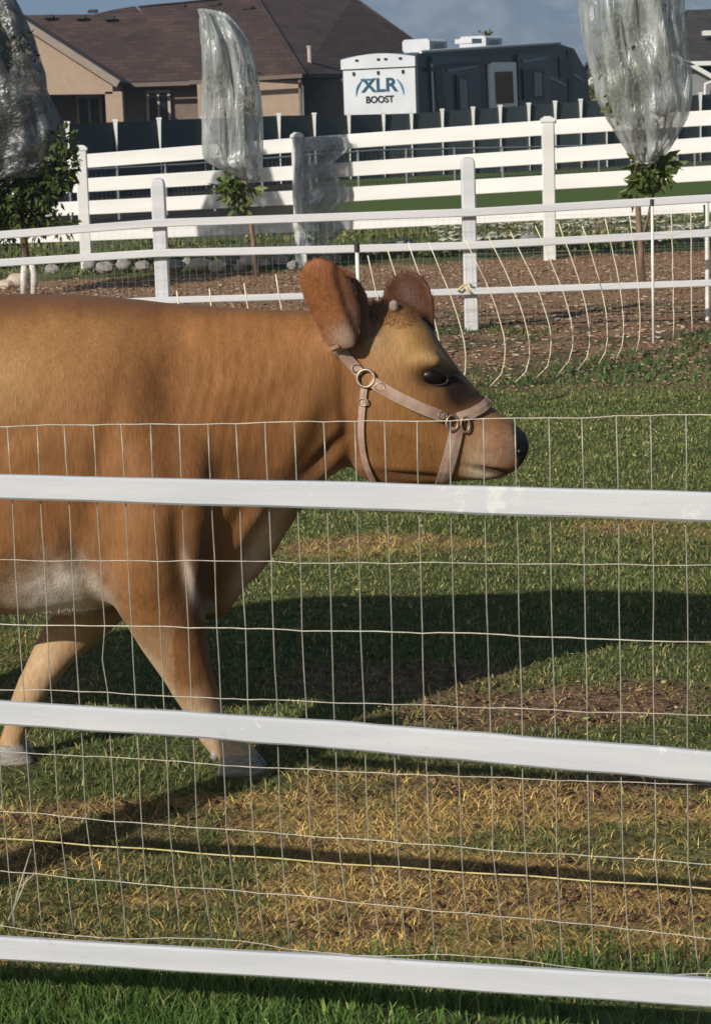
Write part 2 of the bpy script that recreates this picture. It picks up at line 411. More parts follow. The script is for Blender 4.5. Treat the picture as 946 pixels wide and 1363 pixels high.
def green_cols(n, x, y, lush=0.0):
    g = fbm(x * 1.7, y * 1.7, 91, 3); r = rng.random(n)
    a = np.array([.085, .125, .038]); b_ = np.array([.225, .265, .085]); c_ = np.array([.45, .38, .15])
    t = np.clip(r * .9 + (g - .5) * .9, 0, 1)[:, None]
    col = a * (1 - t) + b_ * t
    yel = (rng.random(n) < (.15 - .10 * lush))[:, None]
    col = np.where(yel, c_ * (.6 + .6 * rng.random((n, 1))), col)
    return col * (.75 + .5 * rng.random((n, 1)))
# lawn in the paddock
x, y = scatter(230000, 3.85, 14.6, .35, 1.1)
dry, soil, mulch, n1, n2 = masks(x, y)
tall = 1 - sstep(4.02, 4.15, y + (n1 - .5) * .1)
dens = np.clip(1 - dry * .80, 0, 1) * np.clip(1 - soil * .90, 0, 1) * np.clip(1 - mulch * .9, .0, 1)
dens = dens * (.55 + .6 * sstep(.35, .55, n2))
for px_, py_ in ((322, 1028), (16, 1024)):
    g_ = G(px_, py_); dens = np.where(((x - g_.x) / .075) ** 2 + ((y - g_.y) / .10) ** 2 < 1, 0, dens)
dens = dens * np.where(y < 4.2, .25 + .75 * sstep(.35, -.35, x + (n1 - .5) * .6), 1)
k = rng.random(len(x)) < dens; x, y, tall, n1k = x[k], y[k], tall[k], n1[k]
h = (.008 + .014 * rng.random(len(x)) + .012 * n1k) * (1 + tall * 1.6); w = (.0028 + .0018 * rng.random(len(x))) * (1 + (y - 4) * .13)
cg = green_cols(len(x), x, y)
blades('grass', x, y, h, w, .25 + .55 * rng.random(len(x)), cg, M_BLADE, 'short patchy green turf covering the paddock behind the wire fence', 'grass')
# lush strip under the near rail
x, y = scatter(24000, 3.4, 4.12, .35, 1.0)
d_, s_, m_, n1, n2 = masks(x, y)
k = rng.random(len(x)) < np.clip((1 - d_) * (.12 + 1.3 * sstep(.40, -.40, x + (n1 - .5) * .8)) * (.4 + n2), 0, 1); x, y = x[k], y[k]
n = len(x)
blades('long_grass', x, y, .03 + .05 * rng.random(n), .0026 + .0022 * rng.random(n), .2 + .55 * rng.random(n), green_cols(n, x, y, 1) * np.array([.80, 1.12, .8]), M_BLADE, 'longer lush green grass along the foot of the near fence', 'grass')
# straw
def straw_cols(n, x, y):
    r = rng.random((n, 1)); return (np.array([.80, .57, .19]) * r + np.array([.30, .18, .07]) * (1 - r)) * (.65 + .7 * rng.random((n, 1))) * (.65 + .9 * fbm(x * 3.1, y * 6, 151, 3))[:, None]
x, y = scatter(190000, 4.0, 9.6, .35, .5)
d_, s_, m_, n1, n2 = masks(x, y)
k = rng.random(len(x)) < np.clip(d_ * .95 * (.45 + n2 * .9) + s_ * .16 + .035, 0, 1); x, y = x[k], y[k]; n = len(x)
blades('straw', x, y, .015 + .035 * rng.random(n), .0012 + .0014 * rng.random(n), .78 + .21 * rng.random(n), straw_cols(n, x, y), M_STRAW, 'matted dry yellow straw strewn over the worn strip inside the near fence', 'straw')

def chips(name, x, y, size, cols, mat_, label, cat, zoff=.004, tilt=.5):
    n = len(x); th = rng.random(n) * 2 * np.pi; z = gheight(x, y) + zoff
    a = np.stack([np.cos(th), np.sin(th), (rng.random(n) - .5) * tilt], 1) * size[:, None]
    b_ = np.stack([-np.sin(th), np.cos(th), (rng.random(n) - .5) * tilt], 1) * (size * (.35 + .5 * rng.random(n)))[:, None]
    p = np.stack([x, y, z + size * tilt * .3], 1); q = np.zeros((n, 8, 3)); t = np.array([0, 0, 1]) * .15 * size[:, None]
    for i, (sa, sb) in enumerate(((-1, -.6), (.7, -1), (1, .6), (-.6, 1))):
        q[:, i] = p + a * sa + b_ * sb + t; q[:, i + 4] = p + a * sa + b_ * sb - t
    b0 = (np.arange(n) * 8)[:, None]
    f = np.concatenate([b0 + w_ for w_ in ([0, 1, 2, 3], [7, 6, 5, 4], [0, 4, 5, 1], [1, 5, 6, 2], [2, 6, 7, 3], [3, 7, 4, 0])], 0)
    o = npmesh(name, q.reshape(-1, 3), f, mat_, np.repeat(cols[:, None, :], 8, 1).reshape(-1, 3))
    return tag(o, label, cat, kind='stuff')
# wood chips in the bed between the two far fences
x, y = scatter(48000, 13, 25, .8, 1.5); d_, s_, m_, n1, n2 = masks(x, y)
k = rng.random(len(x)) < m_ * (.5 + .6 * n2); x, y = x[k], y[k]; n = len(x); r = rng.random((n, 1))
cc = np.where(r < .45, np.array([.20, .105, .06]), np.where(r < .9, np.array([.36, .25, .165]), np.array([.50, .41, .30]))) * (.7 + .6 * rng.random((n, 1)))
chips('wood_chips', x, y, .004 + .024 * rng.random(n) ** 4, cc, M_STRAW, 'reddish brown bark chips spread between the two far white fences', 'mulch')
# clods of soil and fallen leaves
x, y = scatter(40000, 4.1, 7.0, .3, 1.0); d_, s_, m_, n1, n2 = masks(x, y)
k = rng.random(len(x)) < s_ * .6 + d_ * .04; x, y = x[k], y[k]; n = len(x)
chips('soil_clods', x, y, .0015 + .010 * rng.random(n) ** 6, np.array([.15, .092, .055]) * (.6 + .9 * rng.random((n, 1))), M_STRAW, 'crumbly dark brown soil clods on the worn patches of the paddock', 'soil', tilt=1.2)
x, y = scatter(300, 5.6, 14, .3, 1.6); n = len(x)
chips('fallen_leaves', x, y, .005 + .011 * rng.random(n) ** 2, np.where(rng.random((n, 1)) < .5, np.array([.35, .36, .14]), np.array([.42, .30, .17])), M_STRAW, 'small pale fallen leaves scattered over the turf behind the cow', 'leaves', zoff=.016, tilt=.9)
# weeds in the transition to the mulch bed and low plants under the far fence
x, y = scatter(26000, 13.2, 19.5, .6, 1.0); d_, s_, m_, n1, n2 = masks(x, y); g = fbm(x * 1.1, y * .9, 55, 3)
k = (g > .50) & (rng.random(len(x)) < sstep(.5, .58, g) * (1 - sstep(16.0, 19.0, y))); x, y = x[k], y[k]; n = len(x)
blades('weeds', x, y, .02 + .05 * rng.random(n), .010 + .012 * rng.random(n), .4 + .5 * rng.random(n), green_cols(n, x, y, 1) * np.array([.6, .75, .8]), M_BLADE, 'dark green weeds spreading over the near edge of the bark chip bed', 'weeds')
x, y = scatter(30000, 25.4, 34, 1.5, 1.0); g = fbm(x * 1.1, y * 1.1, 56, 3)
k = (rng.random(len(x)) < sstep(.42, .6, g)); x, y = x[k], y[k]; n = len(x)
blades('ground_cover', x, y, .03 + .09 * rng.random(n), .02 + .03 * rng.random(n), .4 + .5 * rng.random(n), green_cols(n, x, y, 0) * .8, M_BLADE, 'low dull green plants on the strip beyond the four rail fence', 'ground cover')
x, y = scatter(5000, 28.2, 34.5, 1.5, 1.0); k = (x > 1.2) & (fbm(x * 2, y * 2, 8, 2) > .45); x, y = x[k], y[k]; n = len(x)
chips('gravel', x, y, .02 + .05 * rng.random(n), np.array([.52, .52, .40]) * (.6 + .5 * rng.random((n, 1))), M_STRAW, 'pale gravel strewn along the far lawn edge beyond the white fences', 'gravel', zoff=.02, tilt=.8)

# ------------------------------------------------------------------ mountain
mx_ = np.linspace(-3200, 4200, 620); my_ = np.linspace(2500, 6000, 90)
X, Y = np.meshgrid(mx_, my_); u = (Y - 2500) / 3500
ridge = 20 + 400 * sstep(-420, 500, X) + 90 * (fbm(X / 500, X * 0 + 3, 9, 4) - .5)
ridge = ridge * np.sin(np.clip(u * 1.25, 0, 1) * np.pi / 2)
det = (1 - np.abs(fbm(X / 130 + Y / 500, Y / 900, 40, 5) * 2 - 1)) - .5
Z = ridge + det * 190 * np.clip(u * 3, 0, 1) * (.25 + .75 * sstep(-700, 600, X)) - 5
ny, nx = X.shape; idx = np.arange(nx * ny).reshape(ny, nx)
fq = np.stack([idx[:-1, :-1], idx[:-1, 1:], idx[1:, 1:], idx[1:, :-1]], -1).reshape(-1, 4)
M_MOUNT = mat('mountain_rock', (.30, .29, .285), (.46, .445, .44), .03, .95, detail=14, lo=.44, hi=.60, stretch=(1, .10, 1.0))
mt = npmesh('mountain', np.stack([X.ravel(), Y.ravel(), Z.ravel()], 1), fq, M_MOUNT, None, True); tag(mt, kind='structure')
# air
hz = MB(); hz.box(-3300, 4300, -8, 6100, -8, 640)
M_HAZE = bpy.data.materials.new('haze'); M_HAZE.use_nodes = True; n_ = M_HAZE.node_tree
for x_ in list(n_.nodes):
    if x_.type == 'BSDF_PRINCIPLED': n_.nodes.remove(x_)
pv = n_.nodes.new('ShaderNodeVolumePrincipled'); pv.inputs['Color'].default_value = (.50, .72, 1, 1); pv.inputs['Density'].default_value = 4.2e-4; pv.inputs['Anisotropy'].default_value = .1
n_.links.new(pv.outputs[0], n_.nodes['Material Output'].inputs['Volume'])
ho = obj('haze', hz, M_HAZE); tag(ho, 'thin blue air fading the mountain behind the houses', 'haze', kind='stuff')

# ------------------------------------------------------------------ house on the left
HY = 80.0
hr = empty('house', P(200, 160, HY) * Vector((1, 1, 0)) if False else Vector((P(200, 160, HY).x, HY, 0)), 'brown roofed tan house with a front gable behind the grey fence on the left', 'house')
def poly(pts): return [P(a, b, c) for a, b, c in pts]
r1 = MB(); r1.prism(poly([(-260, 24, 86), (192, 18, 86), (252, 108, 79.4), (-260, 124, 79.4)]), (0, 5, -.35))
o1 = obj('roof', r1, M_SHINGLE, hr)
r2 = MB(); r2.prism(poly([(184, 9, 86.75), (338, -6, 88), (402, 98, 78.6), (249, 108, 79.38)]), (0, 5, -.35))
o2 = obj('roof', r2, M_SHINGLE, hr)
r3 = MB(); r3.prism(poly([(338, -6, 88), (470, -4, 94), (585, 78, 93), (590, 97, 90), (402, 98, 78.6)]), (0, 6, -.35))
o3 = obj('roof', r3, M_SHINGLE, hr)
r4 = MB(); r4.prism(poly([(120, 20, 87.6), (150, 13, 88.4), (180, 8, 88.6), (196, 24, 87.2)]), (0, 1.2, -.4)); obj('roof', r4, M_SHINGLE, hr)
for a_, b_ in (((338, -6, 87.9), (402, 98, 78.5)), ((184, 9, 86.7), (338, -6, 87.9)), ((338, -6, 87.9), (470, -4, 93.9)), ((470, -4, 93.9), (585, 78, 92.9))):
    q_ = MB(); q_.bar(P(*a_), P(*b_), .28, .06, .02); obj('ridge_cap', q_, M_SHINGLE, hr)
# roof vents
for px_, py_, yy_ in ((66, 21, 85.4), (108, 22, 85.3), (146, 23, 85.2), (240, 7, 86.8), (286, 4, 86.9), (330, 9, 86.3), (124, 14, 87.3)):
    c = P(px_, py_ + 1, yy_); v_ = MB(); v_.obox(c, Vector((.17, 0, 0)), Vector((0, .2, .0)), Vector((.02, 0, .06))); obj('roof_vent', v_, M_BLACK, hr)
c = P(412, 76, 80.6); v_ = MB(); v_.tube([c - Vector((0, 0, .25)), c + Vector((0, 0, .33))], .075, 10); v_.tube([c + Vector((0, 0, .33)), c + Vector((0, 0, .39))], .10, 10); obj('vent_pipe', v_, M_TRIM, hr)
# front gable wing
gb = MB(); gb.prism(poly([(-75, -30, 76), (28, 36, 76), (150, 112, 76), (150, 125, 76), (-260, 130, 76), (-260, 60, 76)]), (0, 3.2, 0)); obj('gable_wall', gb, M_STUCCO, hr)
fs = MB(); a = P(-75, -38, 75.7); b = P(158, 112, 75.7); fs.bar(a, b, .35, .26, .02); obj('fascia', fs, M_FASCIA, hr)
sf = MB(); sf.prism(poly([(-75, -42, 75.6), (160, 108, 75.6), (160, 111, 75.6), (-75, -39, 75.6)]), (0, 4.2, 0)); obj('gable_roof', sf, M_SHINGLE, hr)
pl = MB(); a = P(152, 122, 76.2); pl.box(a.x - .28, a.x + .28, 76.0, 76.6, -.05, a.z); obj('porch_pillar', pl, M_STUCCO, hr)
# eave fascia
for (xa, ya, xb, yb, Y_) in ((156, 112, 252, 109, 79.3), (252, 108, 402, 99, 78.5), (403, 99, 590, 98, 78.8)):
    e = MB(); e.bar(P(xa, ya + 2, Y_), P(xb, yb + 2, Y_ + (3.2 if xa > 400 else 0)), .08, .14, .01); obj('gutter', e, M_RVBLACK if xa > 400 else M_STUCCO2, hr)
# walls
def wall(px0, px1, ptop, Y_, mat_, dep=.4):
    a = P(px0, ptop, Y_); b = P(px1, ptop, Y_); w_ = MB(); w_.box(a.x, b.x, Y_, Y_ + dep, -.1, min(a.z, b.z)); return obj('wall', w_, mat_, hr)
wall(-260, 140, 122, 81.5, M_STUCCO2); wall(140, 268, 112, 80.2, M_STUCCO2)
wall(262, 402, 106, 79.2, M_STUCCO); wall(403, 600, 100, 81.2, M_STUCCO2, .5)
def window(px0, px1, py0, py1, Y_):
    a = P(px0, py0, Y_); b = P(px1, py1, Y_); f_ = MB(); t = .09
    f_.box(a.x - t, b.x + t, Y_ - .06, Y_ + .05, a.z, a.z + t); f_.box(a.x - t, b.x + t, Y_ - .06, Y_ + .05, b.z - t, b.z)
    f_.box(a.x - t, a.x, Y_ - .06, Y_ + .05, b.z, a.z); f_.box(b.x, b.x + t, Y_ - .06, Y_ + .05, b.z, a.z)
    mcx = (a.x + b.x) / 2; f_.box(mcx - .035, mcx + .035, Y_ - .055, Y_ + .045, b.z, a.z)
    w_ = obj('window', f_, M_TRIM, hr); g_ = MB(); g_.box(a.x, b.x, Y_ - .02, Y_ + .02, b.z, a.z); obj('pane', g_, M_GLASS, w_)
window(105, 134, 131, 168, 81.38); window(198, 225, 124, 166, 80.08)
tw = MB(); a = P(399, 104, 79.0); tw.tube([a, Vector((a.x, 79.0, 0))], .06, 8); obj('downpipe', tw, M_STUCCO2, hr)

# house on the right
h2 = empty('house', (P(940, 120, 84).x, 84, 0), 'grey house with charcoal roof at the right edge behind the wrapped tree', 'house')
q = MB(); q.prism(poly([(903, 22, 90), (914, 13, 92), (1250, 4, 92), (1250, 78, 84), (905, 84, 84)]), (0, 6, -.3)); obj('roof', q, M_SHINGLE2, h2)
q = MB(); q.prism(poly([(896, 74, 84.2), (946, 102, 84.2), (960, 112, 84.2), (960, 200, 84.2), (850, 205, 84.2), (850, 96, 84.2)]), (0, 4, 0)); obj('wall', q, mat('grey_siding', (.20, .20, .215), (.235, .235, .25), 3, .8), h2)
q = MB(); q.prism(poly([(945, 92, 84.6), (1250, 88, 84.6), (1250, 200, 84.6), (945, 200, 84.6)]), (0, 3, 0)); obj('wall', q, mat('dark_siding', (.07, .07, .078), (.09, .09, .1), 3, .8), h2)
q = MB(); q.bar(P(893, 72, 83.9), P(966, 113, 83.9), .3, .16, .02); obj('fascia', q, M_VINYL, h2)
q = MB(); q.bar(P(905, 85, 83.8), P(1250, 79, 83.8), .1, .17, .02); obj('gutter', q, M_VINYL, h2)
q = MB(); q.tube([P(958, 104, 83.8), P(938, 112, 83.8), P(937, 135, 83.8)], .06, 8); obj('downpipe', q, M_VINYL, h2)
q = MB(); c = P(944, 44, 87); q.obox(c, Vector((.28, 0, 0)), Vector((0, .2, 0)), Vector((0, 0, .09))); obj('roof_vent', q, M_VINYL, h2)
# low house glimpsed between the trailer and the wrapped tree
h3 = empty('house', (P(782, 120, 96).x, 96, 0), 'low house with white gable trim showing between the trailer and the wrapped tree', 'house')
q = MB(); q.prism(poly([(770, 100, 97), (788, 76, 100), (850, 74, 100), (850, 118, 96), (770, 120, 96)]), (0, 4, -.3)); obj('roof', q, M_SHINGLE2, h3)
q = MB(); q.prism(poly([(776, 116, 95.5), (796, 101, 95.5), (830, 120, 95.5), (830, 190, 95.5), (776, 190, 95.5)]), (0, 3, 0)); obj('wall', q, M_STUCCO, h3)
q = MB(); q.bar(P(776, 117, 95.2), P(797, 98, 95.2), .3, .22, .02); q.bar(P(797, 98, 95.2), P(832, 120, 95.2), .3, .22, .02); obj('fascia', q, M_VINYL, h3)

# ------------------------------------------------------------------ trailer
Y0 = 66.0; X0 = P(556, 110, Y0).x; TH = math.radians(33.8)
e1 = Vector((math.sin(TH), math.cos(TH), 0)); e2 = Vector((-math.cos(TH), math.sin(TH), 0)); UPV = Vector((0, 0, 1))
tr = empty('travel_trailer', (X0, Y0, 0), 'dark slate and white toy hauler trailer parked behind the grey fence', 'trailer')
O = Vector((X0, Y0, 0)); LEN = 10.6; WID = 2.6
def su(px): k_ = P(px, 110, 1.0).x; return (k_ * Y0 - X0) / (e1.x - k_ * e1.y)
def sz(px, py): u_ = su(px); p_ = O + e1 * u_; return P(px, py, p_.y).z
def side(u_, z_, o_=0.0): return O + e1 * u_ + UPV * z_ - e2 * o_
def sidepanel(name, pts, t=.02, base=.0, mat_=None, par=None):
    """panel standing proud of the trailer's long side; pts are photo pixels on that side"""
    b_ = MB(); b_.prism([side(su(a_), sz(a_, c_), base + t) for a_, c_ in pts], e2 * t); return obj(name, b_, mat_, par or tr)
z0t, z1t = sz(557, 70), sz(742, 58)
prof = [(0, .75), (0, z0t - .05), (.25, z0t), (LEN * .80, z1t), (LEN * .90, z1t - .15), (LEN * .985, z1t - .95), (LEN, 1.9), (LEN - .3, 1.3), (LEN - 2.2, 1.15), (LEN - 2.4, .6), (.2, .6)]
b_ = MB(); b_.prism([side(a_, c_) for a_, c_ in prof], e2 * WID); obj('body', b_, M_RVDARK, tr)
# rear wall with rounded cap, in rear plane (v along e2)
def rear(v_, z_, o_=0.0): return O + e2 * v_ + UPV * z_ - e1 * o_
def rearbox(name, v0, v1, za, zb, t, mat_, base=.0, par=None):
    q_ = MB(); q_.prism([rear(v0, za, base + t), rear(v1, za, base + t), rear(v1, zb, base + t), rear(v0, zb, base + t)], e1 * t); return obj(name, q_, mat_, par or tr)
rearbox('ramp_door', .06, WID - .06, .75, z0t - .42, .05, M_RVWHITE)
q_ = MB(); ring = [rear(.02, z0t - .38, .10), rear(WID - .02, z0t - .38, .10)] + [rear(WID - .02 - (WID - .04) * t_, z0t - .1 + .13 * math.sin(math.pi * t_), .10) for t_ in np.linspace(0, 1, 9)]
q_.prism(ring, e1 * .10); cap = obj('rear_cap', q_, M_RVWHITE, tr)
for v_ in (.5, 1.25, 1.0, 2.0): 
    q_ = MB(); q_.obox(rear(v_, z0t - .14, .115), e2 * .05, e1 * .02, UPV * .03); obj('marker_light', q_, M_RVBLACK, tr)
for v_ in (.45, 1.3, 2.15):
    q_ = MB(); q_.obox(rear(v_, z0t - .52, .07), e2 * .04, e1 * .02, UPV * .05); obj('latch', q_, M_RVBLACK, tr)
# lettering
def text(s_, v_c, z_c, size, mat_, bold=.0, sx=1.0):
    cu = bpy.data.curves.new('lettering', 'FONT'); cu.body = s_; cu.size = size; cu.align_x = 'CENTER'; cu.align_y = 'CENTER'; cu.extrude = .008; cu.offset = bold
    to = bpy.data.objects.new('lettering_src', cu); COL.objects.link(to)
    bpy.context.view_layer.update()
    me = bpy.data.meshes.new_from_object(to.evaluated_get(bpy.context.evaluated_depsgraph_get()))
    bpy.data.objects.remove(to)
    rt = Matrix((-e2, UPV, -e1)).transposed().to_4x4(); rt.translation = rear(v_c, z_c, .062) - O
    me.transform(rt @ Matrix.Diagonal((sx, 1, 1, 1)))
    o_ = bpy.data.objects.new('lettering', me); COL.objects.link(o_); o_.parent = tr; me.materials.clear(); me.materials.append(mat_); return o_
zt = 1.6 + (155 - 119) / 45.4
text('XLR', 1.28, zt + .10, .54, mat('teal_lettering', (.012, .07, .12), None, rough=.4), .014, 1.25); text('BOOST', 1.28, zt - .30, .27, M_RVBLACK, .008, 1.1)
for s_ in (-1, 1):
    q_ = MB(); pts_ = [rear(1.27 + s_ * (.58 + .24 * math.sin(t_ * 1.6)), zt + .27 - .46 * t_ ** 1.3, .066) for t_ in np.linspace(0, 1, 7)]
    q_.tube(pts_, [.008, .02, .032, .036, .03, .02, .006], 6); obj('emblem_swoosh', q_, M_BLUE, tr)
q_ = MB(); q_.obox(rear(1.72, zt + .29, .07), e2 * .2, e1 * .004, UPV * .025); obj('emblem_stripe', q_, M_BLUE, tr)
# side details
sidepanel('slide_out', [(572, 75), (635, 76), (636, 150), (573, 152)], .10, 0, mat('slate_panel', (.06, .072, .088), (.075, .09, .108), .7, .3))
sidepanel('slide_out', [(686, 73), (728, 72), (728, 150), (687, 150)], .10, 0, bpy.data.materials['slate_panel'])
w_ = sidepanel('side_window', [(601, 100), (617, 102), (618, 150), (602, 150)], .03, .13, M_RVBLACK)
sidepanel('pane', [(604, 105), (614, 106), (615, 146), (605, 146)], .01, .17, mat('pale_slate', (.16, .19, .22), None, rough=.15), w_)  # flat pale grey stands for the pane's reflection
sidepanel('dark_stripe', [(574, 96), (583, 90), (587, 150), (578, 150)], .012, .12, M_RVBLACK)
sidepanel('dark_stripe', [(636, 74), (641, 74), (642, 150), (636, 150)], .012, .01, M_RVBLACK)
sidepanel('dark_stripe', [(754, 66), (760, 68), (763, 150), (756, 150)], .012, .01, M_RVBLACK)
sidepanel('dark_stripe', [(566, 90), (600, 84), (648, 82), (648, 85), (600, 88), (568, 96)], .02, .13, M_RVBLACK)
sidepanel('side_window', [(743, 76), (756, 78), (757, 104), (744, 103)], .02, .01, M_RVBLACK)
w_ = sidepanel('side_window', [(690, 92), (718, 91), (718, 132), (691, 133)], .03, .13, M_RVBLACK)
sidepanel('pane', [(704, 97), (714, 97), (714, 128), (704, 128)], .01, .17, mat('pale_blind', (.22, .22, .22), None, rough=.3), w_)
d_ = sidepanel('door', [(648, 83), (684, 83), (685, 150), (649, 150)], .07, .01, mat('door_white', (.85, .86, .86), None, rough=.4))
for q4 in ([(690, 80), (724, 75), (724, 78), (692, 84)], [(590, 93), (632, 86), (632, 89), (591, 97)], [(730, 100), (752, 112), (752, 116), (730, 105)], [(762, 96), (776, 106), (776, 110), (762, 101)]):
    sidepanel('side_stripe', q4, .012, .125 if q4[0][0] < 725 else .012, bpy.data.materials['pale_slate'])  # grey swooshes in the same tone as the window pane
sidepanel('door_window', [(655, 96), (678, 95), (679, 137), (656, 138)], .012, .10, M_RVBROWN, d_)
sidepanel('awning_rail', [(590, 78), (664, 68), (740, 62), (740, 66), (664, 73), (592, 84)], .05, .01, M_RVBLACK)
q_ = MB(); q_.bar(side(.1, z0t + .02, .05), side(LEN * .8, z1t + .03, .05), .1, .09, .02); obj('roof_edge', q_, M_RVWHITE, tr)
for pxa, pxb, zy in ((601, 631, 53), (675, 703, 51)):
    ua = su((pxa + pxb) / 2); c = O + e1 * ua + e2 * 1.3; zb = (z0t + (z1t - z0t) * ua / (LEN * .8))
    q_ = MB(); q_.bar(c - e1 * .50 + UPV * (zb + .17), c + e1 * .50 + UPV * (zb + .17), .95, .38, .07); ac = obj('air_conditioner', q_, M_RVWHITE, tr)
    q_ = MB(); q_.bar(c - e1 * .30 + UPV * (zb + .16) + e2 * -.48, c + e1 * .3 + UPV * (zb + .16) + e2 * -.48, .02, .16, .004); obj('grille', q_, mat('ac_grille' , (.35, .36, .37), None), ac)
q_ = MB(); c = O + e1 * su(662) + e2 * 1.0; q_.obox(c + UPV * (z1t + .08), e1 * .3, e2 * .3, UPV * .07); obj('roof_hatch', q_, M_RVWHITE, tr)
for k_ in (4.4, 5.4):
    for o_ in (.12, WID - .12):
        q_ = MB(); c = O + e1 * k_ + e2 * o_ + UPV * .38
        q_.tube([c - e2 * .11, c + e2 * .11], .38, 20); w_ = obj('wheel', q_, M_RVBLACK, tr)
        q_ = MB(); q_.tube([c - e2 * .125, c + e2 * .125], .2, 14); obj('rim', q_, M_VINYL, w_)
for k_ in (.6, LEN - 1.4):
    q_ = MB(); c = O + e1 * k_ + e2 * 1.3; q_.tube([c, c + UPV * .7], .06, 8); obj('support_jack', q_, M_RVBLACK, tr)

# ------------------------------------------------------------------ foliage helper
def leaves(n, centers, rad, size, c1, c2, mat_, name, par, droop=.3):
    """n folded leaf blades spread through clumps"""
    cen = np.array([tuple(c) for c in centers]); pick = rng.integers(0, len(cen), n)
    d = rng.normal(size=(n, 3)); d /= np.linalg.norm(d, axis=1)[:, None]; r = rad * rng.random(n) ** .45
    p = cen[pick] + d * r[:, None]
    a = d + rng.normal(size=(n, 3)) * .7; a[:, 2] -= droop; a /= np.linalg.norm(a, axis=1)[:, None]
    b = np.cross(a, rng.normal(size=(n, 3))); b /= np.linalg.norm(b, axis=1)[:, None]; nn = np.cross(a, b)
    L = (size * (.6 + .8 * rng.random(n)))[:, None]; W = L * .2
    v = np.stack([p, p + a * L * .5 + b * W + nn * W * .4, p + a * L, p + a * L * .5 - b * W + nn * W * .4], 1)
    i = (np.arange(n) * 4)[:, None]; f = np.concatenate([i + [0, 1, 2], i + [0, 2, 3]], 0)
    t = rng.random((n, 1)); col = np.array(c1) * (1 - t) + np.array(c2) * t
    v = v.reshape(-1, 3) - np.array(wloc(par))
    return npmesh(name, v, f, mat_, np.repeat(col[:, None, :], 4, 1).reshape(-1, 3), parent=par)
M_LEAF = tintmat('leaf', .45, None, 0, spec=.4, transl=.35)
# small tree tops far behind the trailer
for px_, py_, s_, lab in ((649, 50, .42, 'small yellow green tree top poking above the trailer roof'), (783, 122, .8, 'round green shrub between the trailer and the wrapped tree')):
    c = P(px_, py_, 90); t_ = empty('bush' if s_ > .5 else 'tree', (c.x, 90, 0), lab, 'bush' if s_ > .5 else 'tree')
    q_ = MB(); q_.tube([(c.x, 90, 0), (c.x + .05, 90, c.z * .6), (c.x, 90, c.z - s_ * .4)], [.09, .06, .03], 7); obj('trunk', q_, M_BARK, t_)
    leaves(420, [c + Vector((random.uniform(-.3, .3), random.uniform(-.3, .3), random.uniform(-.4, .2))) * s_ for _ in range(6)] + [c - Vector((0, 0, .6)) * s_], s_ * .5, .16, (.09, .12, .02), (.22, .24, .05), M_LEAF, 'crown', t_)

# ------------------------------------------------------------------ grey privacy fence
pf = empty('privacy_fence', (P(400, 200, 58).x, 58, 0), 'dark grey panel fence with slim white posts running in front of the houses', 'fence')
pxs = [-120, -32, 31, 90, 154, 212, 271, 322, 371, 418, 464, 510, 547, 588, 629, 665, 703, 738, 772, 806, 838, 869, 900, 931, 962, 1050]
def pf_top(px): return float(np.interp(px, [-120, 90, 212, 371, 464, 546, 665, 772, 935, 1050], [170, 162, 157, 151, 150, 148, 140, 132, 123, 117]))
def pf_Y(px): return float(np.interp(px, [-120, 90, 510, 800, 1050], [49, 52, 61, 66 - 1.5, 70]))
for i in range(len(pxs) - 1):
    a, b = pxs[i], pxs[i + 1]; A = P(a, pf_top(a) + 3, pf_Y(a)); B = P(b, pf_top(b) + 3, pf_Y(b))
    q_ = MB(); A0 = Vector((A.x, A.y, -.15)); B0 = Vector((B.x, B.y, -.15)); q_.prism([A0, B0, B, A], (0, .05, 0)); obj('fence_panel', q_, M_PRIV, pf)
for a in pxs:  # posts taper downward, shaped after the sunlit sliver of each
    A = P(a, pf_top(a), pf_Y(a)); q_ = MB(); q_.loft([[Vector((A.x + w_ * c_, A.y - .03 + .05 * d_, z_)) for c_, d_ in ((-1, -1), (1, -1), (1, 1), (-1, 1))] for z_, w_ in ((-.1, .012), (A.z - .75, .014), (A.z - .10, .045), (A.z - .04, .05))])
    q_.box(A.x - .062, A.x + .062, A.y - .09, A.y + .05, A.z - .04, A.z + .01); obj('post', q_, M_PRIVCAP, pf)

# low wire fence in the neighbour's yard
nf = empty('wire_fence', (P(400, 240, 44).x, 44, 0), 'low black mesh fence with a thin grey top rail crossing the far yard', 'fence')
def nf_pt(px, top):
    Y_ = float(np.interp(px, [-100, 1050], [38, 52])); yt = float(np.interp(px, [-100, 115, 260, 500, 700, 946, 1050], [232, 226, 218, 200, 196, 189, 186]))
    p_ = P(px, yt, Y_); return p_ if top else Vector((p_.x, p_.y, .0))
q_ = MB(); q_.tube([nf_pt(a, True) for a in range(-100, 1051, 50)], .022, 6); obj('top_rail', q_, mat('dull_steel', (.30, .31, .32), None, rough=.4, metal=.4), nf)
for a in range(-100, 1060, 64):
    p_ = nf_pt(a, True); q_ = MB(); q_.tube([Vector((p_.x, p_.y, -.1)), p_ + Vector((0, 0, .03))], .03, 7); obj('post', q_, bpy.data.materials['dull_steel'], nf)
q_ = MB(); hs = np.linspace(.06, 1, 11)
for h_ in hs:
    q_.tube([Vector((nf_pt(a, 1).x, nf_pt(a, 1).y, nf_pt(a, 1).z * h_)) for a in range(-100, 1051, 115)], .006, 3)
for a in np.arange(-100, 1050, 6.0):
    p_ = nf_pt(a, True); q_.tube([Vector((p_.x, p_.y, 0)), p_], .006, 3)
obj('wire_mesh', q_, M_MESHBLK, nf, fixn=False)

